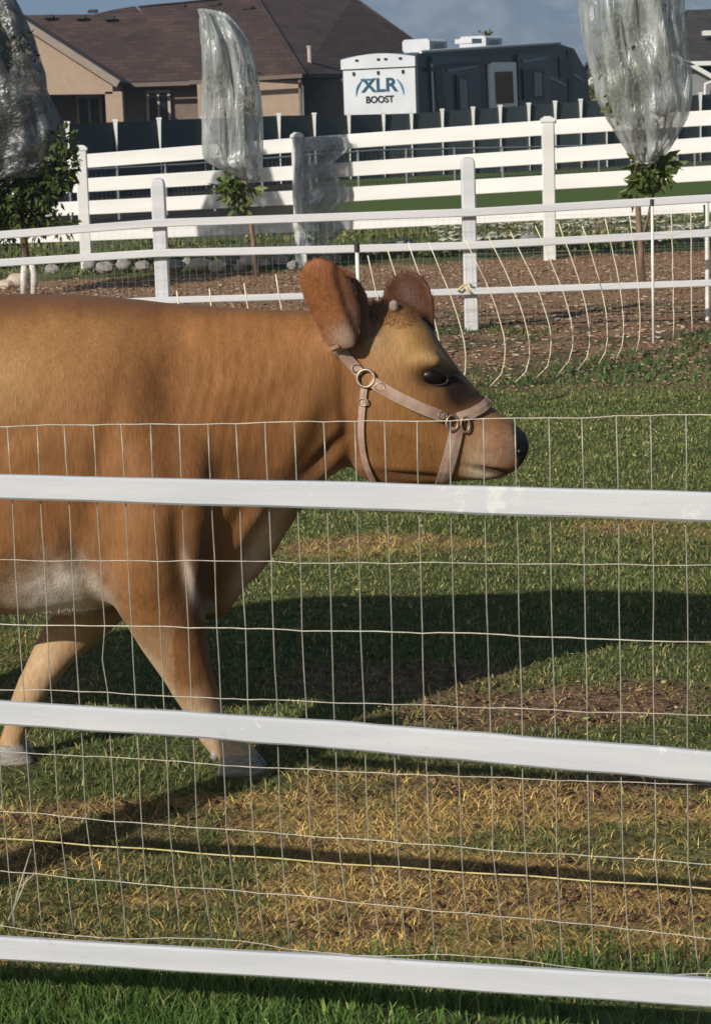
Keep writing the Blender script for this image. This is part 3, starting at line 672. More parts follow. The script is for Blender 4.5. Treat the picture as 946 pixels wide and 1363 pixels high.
# ------------------------------------------------------------------ four rail white fence
f2 = empty('rail_fence', (P(395, 340, 25).x, 25, 0), 'tall white four rail vinyl fence running behind the bark chip bed', 'fence')
def f2_Y(px): return float(np.interp(px, [-300, 108, 395, 728, 1200], [27.2, 26.0, 25.2, 24.3, 23.0]))
posts2 = [(-185, 210, 374), (108, 195, 362), (395, 178, 350), (728, 157, 337), (1075, 136, 322)]
rails2 = [ [(-185, 234), (108, 215), (395, 193), (728, 170), (946, 157), (1075, 149)],
           [(-185, 262), (108, 247), (395, 230), (728, 208), (946, 192), (1075, 183)],
           [(-185, 290), (108, 277), (395, 263), (728, 243), (946, 231), (1075, 223)],
           [(-185, 322), (108, 312), (395, 300), (728, 283), (946, 273), (1075, 266)] ]
def rail_y(r_, px): return float(np.interp(px, [a for a, b in r_], [b for a, b in r_]))
for r_ in rails2:
    for i in range(4):
        a, b = posts2[i][0], posts2[i + 1][0]; q_ = MB()
        q_.bar(P(a, rail_y(r_, a), f2_Y(a)), P(b, rail_y(r_, b), f2_Y(b)), .04, .158, .006); obj('rail', q_, M_VINYL, f2)
for a, yt, yb in posts2:
    T = P(a, yt + 4, f2_Y(a)); q_ = MB(); B = Vector((T.x, T.y, -.2)); q_.bar(B, T, .128, .128, .008); p_ = obj('post', q_, M_VINYL, f2)
    q_ = MB(); q_.loft([[T + Vector((sx * s_, sy * s_, z_)) for sx, sy in ((-1, -1), (1, -1), (1, 1), (-1, 1))] for s_, z_ in ((.075, -.01), (.075, .02), (.03, .05))]); obj('post_cap', q_, M_VINYL, p_)

# polythene sheet caught round the middle post of that fence
def sheet(name, outline_px, Y_, mat_, par=None, folds=.02, label=None, cat=None, wrap=None):
    pass
ps = MB(); NX, NZ = 26, 34; vs = []
for j in range(NZ + 1):
    t_ = j / NZ; py = 182 + t_ * 150
    xl = 388 + 8 * t_ + 3 * math.sin(t_ * 9); xr = (462 - 12 * abs(math.sin(t_ * 5.5)) - 8 * max(0, t_ - .6) * 2.5 + 8 * math.sin(t_ * 17))
    for i in range(NX + 1):
        s_ = i / NX; px = xl + (xr - xl) * s_
        Y_ = f2_Y(px) - .13 - .05 * math.sin(s_ * 14 + t_ * 3) - .02 * math.sin(t_ * 30 + s_ * 9) - (.04 if s_ < .15 else 0)
        vs.append(P(px, py, Y_))
ps.add(vs, [(j*(NX+1)+i, j*(NX+1)+i+1, (j+1)*(NX+1)+i+1, (j+1)*(NX+1)+i) for j in range(NZ) for i in range(NX)])
o_ = obj('plastic_sheet', ps, M_PLASTIC_C, None, True, fixn=False)
sm = o_.modifiers.new('thick', 'SOLIDIFY'); sm.thickness = .0015
tag(o_, 'torn translucent grey plastic sheet hanging over the middle post of the four rail fence', 'plastic sheet')

# ------------------------------------------------------------------ thin rail white fence behind the cow
F1Y = 16.85
f1 = empty('rail_fence', (P(622, 437, F1Y).x, F1Y, 0), 'white fence with thin rails and round topped posts just behind the cow', 'fence')
railsF = [[(-650, 356), (0, 313), (210, 297), (622, 283), (946, 264), (1450, 238)], [(-650, 384), (0, 350), (210, 337), (440, 332), (622, 327), (946, 310), (1450, 286)], [(-650, 440), (0, 408), (210, 400), (622, 388), (935, 377), (1450, 350)]]
pF = [(-612, 260, 0), (-202, 248, 0), (210, 237, 0), (622, 209, 437), (1034, 190, 0), (1446, 170, 0)]
for ri, r_ in enumerate(railsF):
    for i in range(5):
        a, b = pF[i][0], pF[i + 1][0]; q_ = MB()
        cuts = [a] + [c_ for c_, _ in r_ if a < c_ < b] + [b]
        for c0, c1_ in zip(cuts[:-1], cuts[1:]):
            q_.bar(P(c0, rail_y(r_, c0), F1Y - .085), P(c1_, rail_y(r_, c1_), F1Y - .085), .035, (.060, .058, .050)[ri], .006)
        obj('rail', q_, M_RAIL, f1)
for a, yt, _ in pF:
    T = P(a, yt, F1Y); q_ = MB(); n_s = 10; base = Vector((T.x, T.y, -.2)); rings = []
    for z_, s_ in ((-.2, 1), (T.z - .06, 1), (T.z - .03, .92), (T.z - .008, .7), (T.z, .3)):
        rings.append([Vector((T.x + .052 * s_ * c_, T.y + .052 * s_ * d_, z_)) for c_, d_ in ((-.8, -1), (.8, -1), (1, -.8), (1, .8), (.8, 1), (-.8, 1), (-1, .8), (-1, -.8))])
    q_.loft(rings); obj('post', q_, M_RAIL, f1)
# its light wire mesh
q_ = MB()
xw0, xw1 = P(-620, 300, F1Y).x, P(1450, 300, F1Y).x
for z_ in np.linspace(.08, .84, 9): q_.tube([Vector((x_, F1Y - .062, z_ + .006 * math.sin(x_ * 3 + z_ * 9))) for x_ in np.linspace(xw0, xw1, 24)], .0006, 3)
for x_ in np.arange(xw0, xw1, .051): q_.tube([Vector((x_, F1Y - .062, .04)), Vector((x_ + .01 * math.sin(x_ * 40), F1Y - .062, .85))], .0006, 3)
obj('wire_mesh', q_, M_GALV, f1, fixn=False)
# yellow tie knotted on the post
kt = P(618, 382, F1Y - .12); q_ = MB(); q_.tube([kt + Vector((.05 * math.cos(t_), .02 * math.sin(2 * t_) + .0, .025 * math.sin(t_ * 1.5))) for t_ in np.linspace(0, 6, 14)], .008, 6); q_.tube([kt, kt + Vector((.05, -.01, -.05))], .009, 6)
tag(obj('twine_knot', q_, M_YELLOW, None, True), 'yellow twine knotted where the lowest thin rail meets its post above the cow nose', 'twine')
# slim stake near the right edge
s_ = G(941, 425); T = P(937, 262, s_.y); q_ = MB(); q_.tube([s_ - Vector((0, 0, .1)), Vector((s_.x, s_.y, T.z))], .017, 8); st = obj('fence_stake', q_, M_NETPOST, None, origin=s_); tag(st, 'slim white stake at the right end of the thin lower rail', 'stake')
q_ = MB(); q_.tube([Vector((s_.x, s_.y, T.z - .04)), Vector((s_.x, s_.y, T.z + .03))], .026, 8); q_.tube([Vector((s_.x - .02, s_.y, T.z - .06)), Vector((s_.x - .01, s_.y, T.z - .2)), Vector((s_.x + .03, s_.y, T.z - .33))], .010, 6); obj('insulator', q_, M_BLACK, st)

# ------------------------------------------------------------------ drooping electric netting
net = empty('poultry_netting', G(652, 515), 'cream electric netting with bowed upright strings between the cow and the far fence', 'netting')
base_px = [(652, 515), (683, 512), (712, 505), (742, 498), (768, 493), (795, 486), (820, 478), (846, 469), (869, 456), (895, 450), (920, 443)]
nb = [G(a, b) for a, b in base_px]
left = [G(a, b, .92) for a, b in ((150, 400), (196, 391), (241, 382), (286, 373), (333, 363), (376, 354), (424, 344), (503, 329), (535, 325), (566, 321), (596, 316))]
left = [Vector((q_.x, q_.y, 0)) for q_ in left]
allb = left + nb; i0 = len(left)
bowt = [.02, .03, .03, .04, .04, .05, .06, .08, .11, .14, .16] + [.18, .19, .19, .18, .15, .12, .09, .05, .0, .01, .0]
tops = []
for i, b_ in enumerate(allb):
    bow = bowt[i]; H_ = .90 + random.uniform(-.03, .02); pts = []
    for t_ in np.linspace(0, 1, 12):
        k0 = math.sin(math.pi * min(1, t_ ** .62)) if t_ < 1 else 0
        pts.append(b_ + Vector((bow * .62 * k0 - .13 * (bow / .19) * t_ ** 1.4 + random.uniform(-.003, .003), -bow * .25 * k0, H_ * t_)))
    q_ = MB(); q_.tube(pts, .0034, 5); obj('upright_string', q_, M_NET, net, True, fixn=False); tops.append(pts)
for lv in (0, 3, 6, 9):
    q_ = MB(); q_.tube([t_[lv] for t_ in tops], .0007, 4); obj('horizontal_strand', q_, M_NET, net, True, fixn=False)
for (px_, pyt, i_) in ((869, 272, None), (475, 333, None)):
    if px_ == 869: bb = G(869, 456)
    else: bb = Vector((P(475, 333, 11.3).x, 11.3, 0))
    T = P(px_, pyt, bb.y); q_ = MB(); q_.tube([bb - Vector((0, 0, .05)), Vector((bb.x, bb.y, T.z))], .010, 8); sp = obj('net_post', q_, M_NETPOST, net, True)
    q_ = MB(); q_.tube([Vector((bb.x, bb.y, T.z - .01)), Vector((bb.x, bb.y, T.z + .035))], .014, 8); obj('insulator', q_, M_BLACK, sp)

# ------------------------------------------------------------------ rocks along the bed
rock_px = [(120,352,16,0),(140,355,20,0),(165,351,18,0),(190,353,15,0),(235,352,22,0),(250,348,14,0),(266,351,26,1),(290,353,20,1),(331,347,22,1),(305,345,18,0),(318,356,12,0),(352,349,16,0),(372,346,20,0),(390,352,14,0),
           (420,338,20,0),(440,342,22,0),(455,335,16,0),(498,332,20,0),(520,330,22,0),(538,326,28,0),(555,331,18,0),(575,333,16,0),(592,330,18,0),(640,328,14,0),(655,326,16,0),(690,324,14,0),(705,318,22,0),(760,322,20,0),(780,318,16,0),(805,320,18,0),(825,316,14,0),(880,318,22,1),(897,314,26,0),(918,318,24,0),(940,315,22,0),(70,358,16,0),(24,372,22,1),(8,378,18,1)]
labels_r = {266: 'large pale tan boulder left of the middle wrapped tree trunk', 290: 'whitish pointed rock just left of the middle wrapped tree trunk', 331: 'pale rounded rock touching the middle wrapped tree trunk', 538: 'wide dark grey boulder beyond the fence above the cow ears', 880: 'pale rock beside the right wrapped tree near the stake', 24: 'tan rock left of the white wrapped trunk at the left edge', 8: 'low tan rock cut by the left edge of the photo'}
for i, (a, b, w_, pale) in enumerate(rock_px):
    c = G(a, b + w_ * .25, .03); s_ = w_ / FPX * c.y * .62; q_ = MB(); q_.ball(c + Vector((0, 0, s_ * .3)), s_ * random.uniform(.9, 1.15), s_ * .8, s_ * random.uniform(.55, .75), 11, 8, .13, i)
    o_ = obj('rock', q_, M_ROCKP if pale else M_ROCK, None, i % 2 == 0)
    tag(o_, labels_r.get(a, 'small rough grey rock in the row edging the bed below the white fence'), 'rock', 'rocks edging the bed')

# ------------------------------------------------------------------ wrapped trees
def spline(p, n):
    """closed or open Catmull-Rom through 2D points"""
    p = [Vector(q).to_3d() if len(q) == 2 else Vector(q) for q in p]; out = []
    for i in range(len(p) - 1):
        a = p[max(i-1, 0)]; b = p[i]; c = p[i+1]; d = p[min(i+2, len(p)-1)]
        for k_ in range(n):
            t = k_ / n; out.append(.5 * ((2*b) + (c - a) * t + (2*a - 5*b + 4*c - d) * t*t + (3*b - a - 3*c + d) * t**3))
    out.append(p[-1]); return out
def bag(name, rows, Y_, depth, mat_, par, folds=7, amp=.02, sd=0, nseg=56, sub=6):
    """a plastic sack from rows of (y, left x, right x) in photo pixels, closed round in depth"""
    rows_ = spline([(a, b, c) for a, b, c in rows], sub); rings = []; r_ = random.Random(sd)
    ph = [r_.uniform(0, 6.28) for _ in range(8)]; H_ = len(rows_)
    for j, q_ in enumerate(rows_):
        t_ = j / (H_ - 1); L = P(q_.y, q_.x, Y_); Rr = P(q_.z, q_.x, Y_); c = (L + Rr) / 2; hw = (Rr - L).length / 2; ring = []
        dp = min(depth, hw * .95) if hw < depth else depth
        for k_ in range(nseg):
            a = 2 * math.pi * k_ / nseg
            w_ = amp * (math.sin(folds * a + ph[0] + t_ * 2.5) * .5 + math.sin((folds * 2 + 1) * a + ph[1] - t_ * 5 + math.sin(t_ * 9)) * .35 + math.sin((folds * 3 + 2) * a + ph[2] + t_ * 11) * .25
                        + math.sin(t_ * 30 + 3 * a + ph[3]) * .25)
            w_ *= min(1, hw / .12)
            ring.append(c + Vector((math.cos(a) * (hw - abs(w_) * .6 + w_ * .4), math.sin(a) * (dp + w_ * 1.6), w_ * .4)))
        rings.append(ring)
    q_ = MB(); q_.loft(rings, True); return obj(name, q_, mat_, par, True)
def tree_leaves(par, pts, n, rad, size, dark, light, name='crown'):
    return leaves(n, pts, rad, size, dark, light, M_LEAF, name, par, .5)

# middle tree
b0 = G(342, 366); Y_ = b0.y
t1 = empty('wrapped_tree', b0, 'young tree in a slim clear plastic bag in front of the brown roof', 'tree')
q_ = MB(); q_.tube([b0 - Vector((0, 0, .05)), P(337, 320, Y_), P(332, 285, Y_), P(328, 250, Y_), P(322, 200, Y_), P(312, 120, Y_), P(300, 60, Y_)], [.030, .026, .024, .022, .018, .012, .006], 8)
q_.tube([P(330, 285, Y_), P(322, 262, Y_), P(306, 240, Y_), P(290, 180, Y_)], [.014, .012, .010, .006], 6); obj('trunk', q_, M_BARK, t1, True)
tree_leaves(t1, [P(random.uniform(288, 330), random.uniform(55, 205), Y_ + random.uniform(-.05, .05)) for _ in range(26)], 700, .10, .07, (.03, .05, .02), (.12, .16, .06))
tree_leaves(t1, [P(312, 242, Y_), P(306, 255, Y_), P(318, 262, Y_), P(322, 275, Y_), P(300, 246, Y_ - .05), P(330, 250, Y_ + .05)], 190, .08, .12, (.05, .08, .02), (.20, .26, .07), 'lower_leaves')
bag('plastic_bag', [(12, 263, 268), (18, 264, 295), (30, 265, 312), (60, 267, 333), (110, 268, 345), (150, 268, 350), (200, 269, 351), (215, 275, 350), (228, 300, 349), (238, 322, 348), (242, 332, 345)], Y_, .24, M_PLASTIC_A, t1, 7, .055, 3)
# right tree
b0 = G(856, 384); Y_ = b0.y
t2 = empty('wrapped_tree', b0, 'tallest wrapped tree at the right with a bulging clear plastic sack tied below', 'tree')
q_ = MB(); q_.tube([b0 - Vector((0, 0, .05)), P(852, 330, Y_), P(848, 270, Y_), P(848, 215, Y_), P(842, 120, Y_), P(836, 20, Y_), P(830, -60, Y_)], [.030, .028, .026, .024, .018, .012, .005], 8)
q_.tube([P(853, 320, Y_), P(862, 290, Y_), P(868, 262, Y_), P(876, 225, Y_), P(890, 120, Y_), P(890, 0, Y_)], [.016, .015, .014, .013, .010, .005], 7); obj('trunk', q_, M_BARK, t2, True)
tree_leaves(t2, [P(random.uniform(815, 872), random.uniform(-60, 145), Y_ - .05 + random.uniform(-.15, .15)) for _ in range(36)], 1300, .16, .09, (.08, .11, .035), (.30, .36, .13))
tree_leaves(t2, [P(855, 222, Y_), P(850, 238, Y_), P(842, 250, Y_), P(878, 222, Y_), P(886, 235, Y_), P(872, 215, Y_), P(860, 230, Y_ - .05)], 210, .08, .14, (.05, .08, .02), (.20, .26, .07), 'lower_leaves')
bag('plastic_bag', [(-130, 800, 860), (-100, 775, 895), (-40, 765, 910), (10, 769, 911), (60, 776, 916), (100, 786, 921), (130, 793, 921), (160, 808, 914), (190, 826, 898), (210, 838, 882), (218, 845, 874)], Y_, .38, M_PLASTIC_A, t2, 6, .075, 8)
q_ = MB(); q_.tube([P(846 + 15 * (1 - math.cos(t_)), 214 + 3 * math.sin(t_), Y_ - .09 * math.sin(t_)) for t_ in np.linspace(0, 6.28, 14)], .012, 6); obj('tie', q_, M_VINYL, t2, True)
# left tree
b0 = G(38, 390); Y_ = b0.y
t3 = empty('wrapped_tree', b0, 'leafy tree at the left edge half covered by a dark crumpled plastic sack', 'tree')
q_ = MB(); q_.tube([P(36, 350, Y_), P(30, 300, Y_), P(20, 200, Y_), P(5, 80, Y_), P(-5, 10, Y_), P(-8, -30, Y_)], [.04, .036, .03, .02, .012, .006], 8); obj('trunk', q_, M_BARK, t3, True)
for k_ in range(2):
    q_ = MB(); q_.tube([Vector((b0.x + (k_ - .5) * .10, b0.y, -.05)), P(32 + k_ * 14, 366, Y_), P(33 + k_ * 8, 345, Y_)], [.03, .034, .028], 8); obj('trunk_wrap', q_, M_WRAP, t3, True)
tree_leaves(t3, [P(random.uniform(-80, 25), random.uniform(40, 200), Y_ + random.uniform(-.2, .2)) for _ in range(40)], 2600, .2, .08, (.015, .025, .010), (.06, .08, .03), 'upper_leaves')
tree_leaves(t3, [P(random.uniform(-60, 92), random.gauss(245, 26), Y_ + random.uniform(-.35, .35)) for _ in range(60)] + [P(random.uniform(-30, 60), random.uniform(280, 325), Y_ + random.uniform(-.25, .25)) for _ in range(12)], 4600, .13, .085, (.018, .035, .010), (.12, .16, .035))
bag('plastic_bag', [(-60, -40, 5), (-20, -60, 14), (0, -75, 22), (40, -90, 42), (90, -100, 58), (140, -105, 74), (180, -108, 86), (205, -108, 88), (222, -104, 80), (236, -98, 66)], Y_, .55, M_PLASTIC_B, t3, 5, .08, 12, sub=8)

# dry twigs on the bed
for i, (a, b, h_, lab) in enumerate(((795, 262, 50, 'bare twiggy shrub beyond the four rail fence left of the right tree'), (355, 310, 34, 'small bare sapling right of the middle tree trunk'), (470, 0, 0, ''))):
    if not lab: continue
    c = G(a, b + h_ + 12); t_ = empty('sapling', c, lab, 'sapling'); q_ = MB()
    for k_ in range(6):
        an = random.uniform(-.7, .7); L = random.uniform(.25, .5); q_.tube([c + Vector((0, 0, .02 + k_ * .03)), c + Vector((math.sin(an) * L * .5, random.uniform(-.1, .1), L * .5)), c + Vector((math.sin(an) * L, random.uniform(-.1, .1), L))], [.008, .006, .003], 5)
    obj('branch', q_, M_BARK, t_)

# ------------------------------------------------------------------ the cow
CYW = 5.60
def C3(px, py, dy=0.0): return P(px, py, CYW + dy)
def ring(c, a, b, n=28, egg=0.0, ex=1.0):
    """ellipse ring: a is the half axis across, b the half axis up; egg>0 widens the lower half"""
    out = []
    for k_ in range(n):
        th = 2 * math.pi * k_ / n; ca, sa = math.cos(th), math.sin(th)
        ca_ = math.copysign(abs(ca) ** ex, ca); sa_ = math.copysign(abs(sa) ** ex, sa)
        out.append(c + a * (ca_ * (1 - egg * sa)) + b * sa_)
    return out
YV = Vector((0, 1, 0))
cowm = MB()
# trunk and neck, upright slices:  x, top, bottom, half width
tors = [(-490, 470, 560, .07, 0), (-470, 425, 640, .15, 0), (-430, 400, 720, .22, .0), (-350, 388, 760, .27, .05), (-260, 390, 785, .30, .1), (-150, 396, 805, .325, .12), (-50, 394, 815, .325, .14),
        (40, 390, 812, .31, .14), (110, 391, 806, .295, .16), (170, 396, 800, .275, .18), (220, 401, 806, .25, .18), (262, 405, 820, .215, .15), (296, 407, 808, .175, .1), (328, 409, 752, .15, .0),
        (365, 411, 702, .14, -.02), (405, 412, 665, .125, -.05), (440, 414, 628, .11, -.05), (475, 418, 612, .095, 0)]
rings_ = []
for px_, a, b, w_, eg in tors:
    T = C3(px_, a); B = C3(px_, b); c = (T + B) / 2; up = Vector((0, 0, (T.z - B.z) / 2)); rings_.append(ring(c, YV * w_, up, 40, eg, .92))
cowm.loft(rings_)
# head: slices from crest line to jaw line
head = [((470, 418), (446, 560), .075, .0), ((500, 403), (462, 606), .098, .0), ((527, 399), (476, 632), .108, .0), ((552, 412), (494, 644), .112, -.10), ((572, 434), (520, 648), .112, -.16), ((590, 462), (548, 648), .104, -.16),
        ((610, 490), (574, 645), .090, -.12), ((631, 514), (597, 642), .078, -.06), ((650, 537), (614, 640), .070, .0), ((667, 551), (628, 639), .070, .04), ((682, 561), (646, 639), .072, .04), ((694, 570), (664, 636), .068, .0), ((702, 581), (681, 630), .056, 0), ((705, 595), (693, 619), .036, 0)]
rings_ = []
for tp, bt, w_, eg in head:
    T = C3(*tp); B = C3(*bt); rings_.append(ring((T + B) / 2, YV * w_, (T - B) / 2, 36, eg, .92))
cowm.loft(rings_)
def limb(pts, egg=0):
    """pts: (px, py, dy, half width px, half depth m)"""
    cs = [C3(a, b, d_) for a, b, d_, _, _ in pts]; rs = []
    for i, (a, b, d_, hw, hd) in enumerate(pts):
        t_ = (cs[min(i+1, len(cs)-1)] - cs[max(i-1, 0)]).normalized(); bb = t_.cross(YV).normalized(); s_ = (CYW + d_) / FPX
        rs.append(ring(cs[i], YV * hd, bb * hw * s_, 24))
    cowm.loft(rs)
NE, FA = -.13, .10
limb([(205, 520, -.10, 60, .10), (200, 600, -.15, 88, .125), (200, 680, -.17, 88, .13), (205, 745, -.17, 78, .12), (215, 800, -.16, 62, .10), (231, 850, -.15, 47, .08), (250, 895, -.15, 36, .062), (268, 935, -.15, 28, .050), (277, 958, -.15, 26, .048), (284, 978, -.15, 21, .036), (294, 991, -.15, 21, .035), (308, 1001, -.15, 23, .040), (320, 1011, -.15, 26, .044), (324, 1020, -.15, 25, .042)])
limb([(150, 640, .15, 60, .11), (150, 740, .15, 60, .10), (130, 800, .12, 46, .09), (100, 835, .08, 38, .07), (76, 862, .06, 32, .058), (55, 895, .04, 26, .048), (38, 928, .02, 22, .044), (29, 950, .02, 21, .042), (20, 975, .02, 17, .033), (15, 992, .02, 19, .035), (16, 1006, .02, 22, .040), (18, 1014, .02, 23, .040)])
# hind legs (outside the frame, but the animal stands on them)
for dy_, o_ in ((-.17, -30), (.16, 60)):
    limb([(-390 + o_ * .3, 520, dy_ * .8, 90, .12), (-385 + o_ * .5, 620, dy_, 95, .12), (-365 + o_ * .7, 720, dy_, 70, .095), (-385 + o_, 790, dy_, 44, .065), (-425 + o_, 850, dy_, 28, .045), (-440 + o_, 875, dy_, 30, .04), (-432 + o_, 915, dy_, 20, .032), (-420 + o_, 970, dy_, 18, .032), (-412 + o_, 995, dy_, 22, .038), (-402 + o_, 1012, dy_, 24, .04)])
# tail
limb([(-470, 420, 0, 14, .025), (-500, 440, 0, 13, .022), (-512, 500, 0, 10, .018), (-514, 600, 0, 8, .014), (-512, 720, 0, 7, .012), (-510, 800, 0, 14, .022), (-512, 870, 0, 12, .02), (-514, 900, 0, 4, .008)])
# udder
cowm.ball(C3(-290, 790), .15, .14, .11, 20, 12)
# brisket and dewlap
limb([(325, 640, 0, 45, .07), (312, 720, 0, 40, .055), (296, 775, -.01, 32, .055), (285, 808, -.01, 24, .05), (282, 826, -.01, 12, .03)])
limb([(470, 600, 0, 18, .03), (430, 618, 0, 20, .028), (390, 660, 0, 24, .024), (352, 720, 0, 22, .022), (326, 768, 0, 16, .022)])
# brow ridge over the eyes and nostril rims
for sg in (-1, 1):
    cowm.ball(C3(566, 482, sg * .092), .045, .028, .028, 14, 10)
    cowm.ball(C3(690, 592, sg * .035), .018, .026, .022, 12, 8)
# ears: cupped shells, thickened
def ear(base, tip, spread, open_v, depth, dyb, dyt, rot=0.0, tw=.010, bulge=.02):
    B = C3(base[0], base[1], dyb); T = C3(tip[0], tip[1], dyt); ax = (T - B); L = ax.length; ax.normalize()
    op = Vector(open_v); op = (op - ax * op.dot(ax)).normalized(); sd = ax.cross(op).normalized(); nu, nv = 18, 16; outer = []; inner = []
    for i in range(nu + 1):
        u_ = i / nu; w_ = spread * float(np.interp(u_, [0, .15, .35, .6, .8, .9, .96, 1], [.45, .66, .92, 1, .86, .62, .38, .1])); w_ = max(w_, .006)
        ang = 1.25 - .25 * u_; R_ = w_ / math.sin(min(ang, 1.5)); cen = B + ax * (L * u_) + op * (bulge * math.sin(u_ * math.pi))
        ro = []; ri = []
        for k_ in range(nv + 1):
            v_ = -1 + 2 * k_ / nv; a = ang * v_; d_ = sd * math.sin(a) * R_ - op * (math.cos(a) - math.cos(ang)) * R_ * depth; nrm = (sd * math.sin(a) - op * math.cos(a) * max(depth, .3)).normalized()
            ro.append(cen + d_ + nrm * tw * .6); ri.append(cen + d_ - nrm * tw * .6)
        outer.append(ro); inner.append(ri)
    rs = [o_ + i_[::-1] for o_, i_ in zip(outer, inner)]; cowm.loft(rs)
EAR0 = len(cowm.v)
ear((462, 464), (417, 342), .066, (.35, .9, .12), .9, -.105, -.165, tw=.012)
ear((486, 446), (446, 354), .040, (.30, .9, .1), .5, -.075, -.10, tw=.010)
EAR1 = len(cowm.v)
ear((562, 452), (531, 361), .064, (-.25, -.9, .1), .9, .050, .10, tw=.011)
EAR2 = len(cowm.v)

cm = bpy.data.meshes.new('tmp'); cm.from_pydata([tuple(v) for v in cowm.v], [], cowm.f)
import bmesh
bmm = bmesh.new(); bmm.from_mesh(cm); bmesh.ops.recalc_face_normals(bmm, faces=bmm.faces); bmm.to_mesh(cm); bmm.free()
co = bpy.data.objects.new('tmp', cm); COL.objects.link(co)
rm = co.modifiers.new('r', 'REMESH'); rm.mode = 'VOXEL'; rm.voxel_size = .0068; rm.adaptivity = 0
bpy.context.view_layer.update()
bm2 = bpy.data.meshes.new_from_object(co.evaluated_get(bpy.context.evaluated_depsgraph_get()))
bpy.data.objects.remove(co)
nv_ = len(bm2.vertices); V = np.zeros(nv_ * 3); bm2.vertices.foreach_get('co', V); V = V.reshape(-1, 3)
E = np.zeros(len(bm2.edges) * 2, np.int32); bm2.edges.foreach_get('vertices', E); E = E.reshape(-1, 2)
deg = np.bincount(E.ravel(), minlength=nv_).astype(float)
def orthopx(v):
    """the side view of the coat pattern: same on both flanks"""
    w = v.copy(); w[:, 1] = CYW; return proj_np(w)
pu, pv_ = orthopx(V)
from mathutils.kdtree import KDTree
kd = KDTree(EAR2 - EAR0)
for i in range(EAR0, EAR2): kd.insert(Vector(cowm.v[i]), i)
kd.balance()
isear = np.zeros(nv_, bool); earnear = np.zeros(nv_, bool)
for i in np.where((pu > 380) & (pu < 600) & (pv_ < 458))[0]:
    c_, k_, d_ = kd.find(V[i]); isear[i] = d_ < .0125; earnear[i] = isear[i] and k_ < EAR1
wbody = np.where(isear, .12, np.where((pu > 455), .35, 1.0)); wleg = pv_ > 900; wbody = np.where(wleg & (pu < 460), .35, wbody)
def smooth(V, iters, w):
    for _ in range(iters):
        s = np.zeros_like(V)
        for a_ in range(3):
            s[:, a_] = np.bincount(E[:, 0], V[E[:, 1], a_], nv_) + np.bincount(E[:, 1], V[E[:, 0], a_], nv_)
        V = V + (s / deg[:, None] - V) * (w[:, None] * .6)
    return V
V = smooth(V, 40, wbody)
def normals(V):
    bm2.vertices.foreach_set('co', V.astype(np.float32).ravel()); bm2.update()
    N = np.zeros(nv_ * 3, np.float32); bm2.vertex_normals.foreach_get('vector', N); return N.reshape(-1, 3).astype(float)
N = normals(V)
# muscles, folds and hollows (both sides): px, py, radius x, radius y, rotation deg, height m
bumps = [(60, 470, 80, 60, 0, .018), (110, 640, 70, 60, 20, -.012), (238, 560, 30, 95, -8, -.016), (170, 480, 50, 80, 10, .014), (300, 540, 34, 120, 0, .010), (270, 440, 24, 45, -10, .008), (20, 610, 50, 60, 0, -.012), (30, 700, 60, 30, 0, .008),
         (200, 745, 50, 45, 0, .016), (122, 715, 14, 60, -15, -.012), (150, 600, 14, 90, 12, -.010), (60, 790, 50, 16, 10, .010), (400, 540, 60, 30, -50, .008), (437, 598, 34, 10, -50, -.020), (462, 560, 9, 50, -6, -.012), (505, 560, 34, 45, 0, .010), (520, 616, 50, 12, 10, .006),
         (573, 497, 22, 14, 10, -.014), (600, 540, 30, 10, 25, -.006), (612, 560, 26, 18, 30, -.006), (650, 585, 22, 20, 0, .008), (655, 623, 30, 3.5, 12, -.014), (645, 634, 22, 6, 10, .004), (545, 450, 20, 20, 0, .007), (480, 470, 10, 20, -30, -.010), (556, 628, 44, 4, 8, -.010), (540, 572, 60, 5, 25, .004), (250, 700, 14, 60, 0, -.016), (268, 740, 10, 40, 0, .010), (520, 440, 14, 24, -20, -.006),
         (690, 595, 7, 9, 0, -.010)]
pu, pv_ = orthopx(V); disp = np.zeros(nv_)
sidew = np.clip(np.abs(N[:, 1]) * 1.6, 0, 1) * (~isear)
for bx_, by_, rx_, ry_, an, hh in bumps:
    a = math.radians(an); dx_ = (pu - bx_) * math.cos(a) + (pv_ - by_) * math.sin(a); dy_ = -(pu - bx_) * math.sin(a) + (pv_ - by_) * math.cos(a)
    disp += hh * np.exp(-((dx_ / rx_) ** 2 + (dy_ / ry_) ** 2)) * sidew
# neck wrinkles: upright folds, and faint ribs
nk = np.exp(-(((pu - 320) / 80) ** 2)) * np.exp(-(((pv_ - 500) / 120) ** 2)) * sidew
disp += nk * .0010 * np.sin((pu + 30 * fbm(pv_ / 60, pv_ * 0, 3, 2)) / 2.6 + .03 * pv_) * (.3 + vnoise(pu / 30, pv_ / 50, 4))
th_ = np.exp(-(((pu - 420) / 50) ** 2)) * np.exp(-(((pv_ - 600) / 70) ** 2)) * sidew
disp += th_ * .0065 * np.sin((pu * .8 + pv_ * .35) / 8.0)
dl = np.exp(-(((pu - 345) / 35) ** 2)) * np.exp(-(((pv_ - 715) / 60) ** 2)); disp += dl * .010 * np.sin((pu * .85 + pv_ * .5) / 7.0)
disp += (fbm(pu / 45, pv_ / 45, 60, 3) - .5) * .010 * sidew * (pu < 450)
V = V + N * disp[:, None]; V = smooth(V, 2, np.ones(nv_) * .5); N = normals(V)
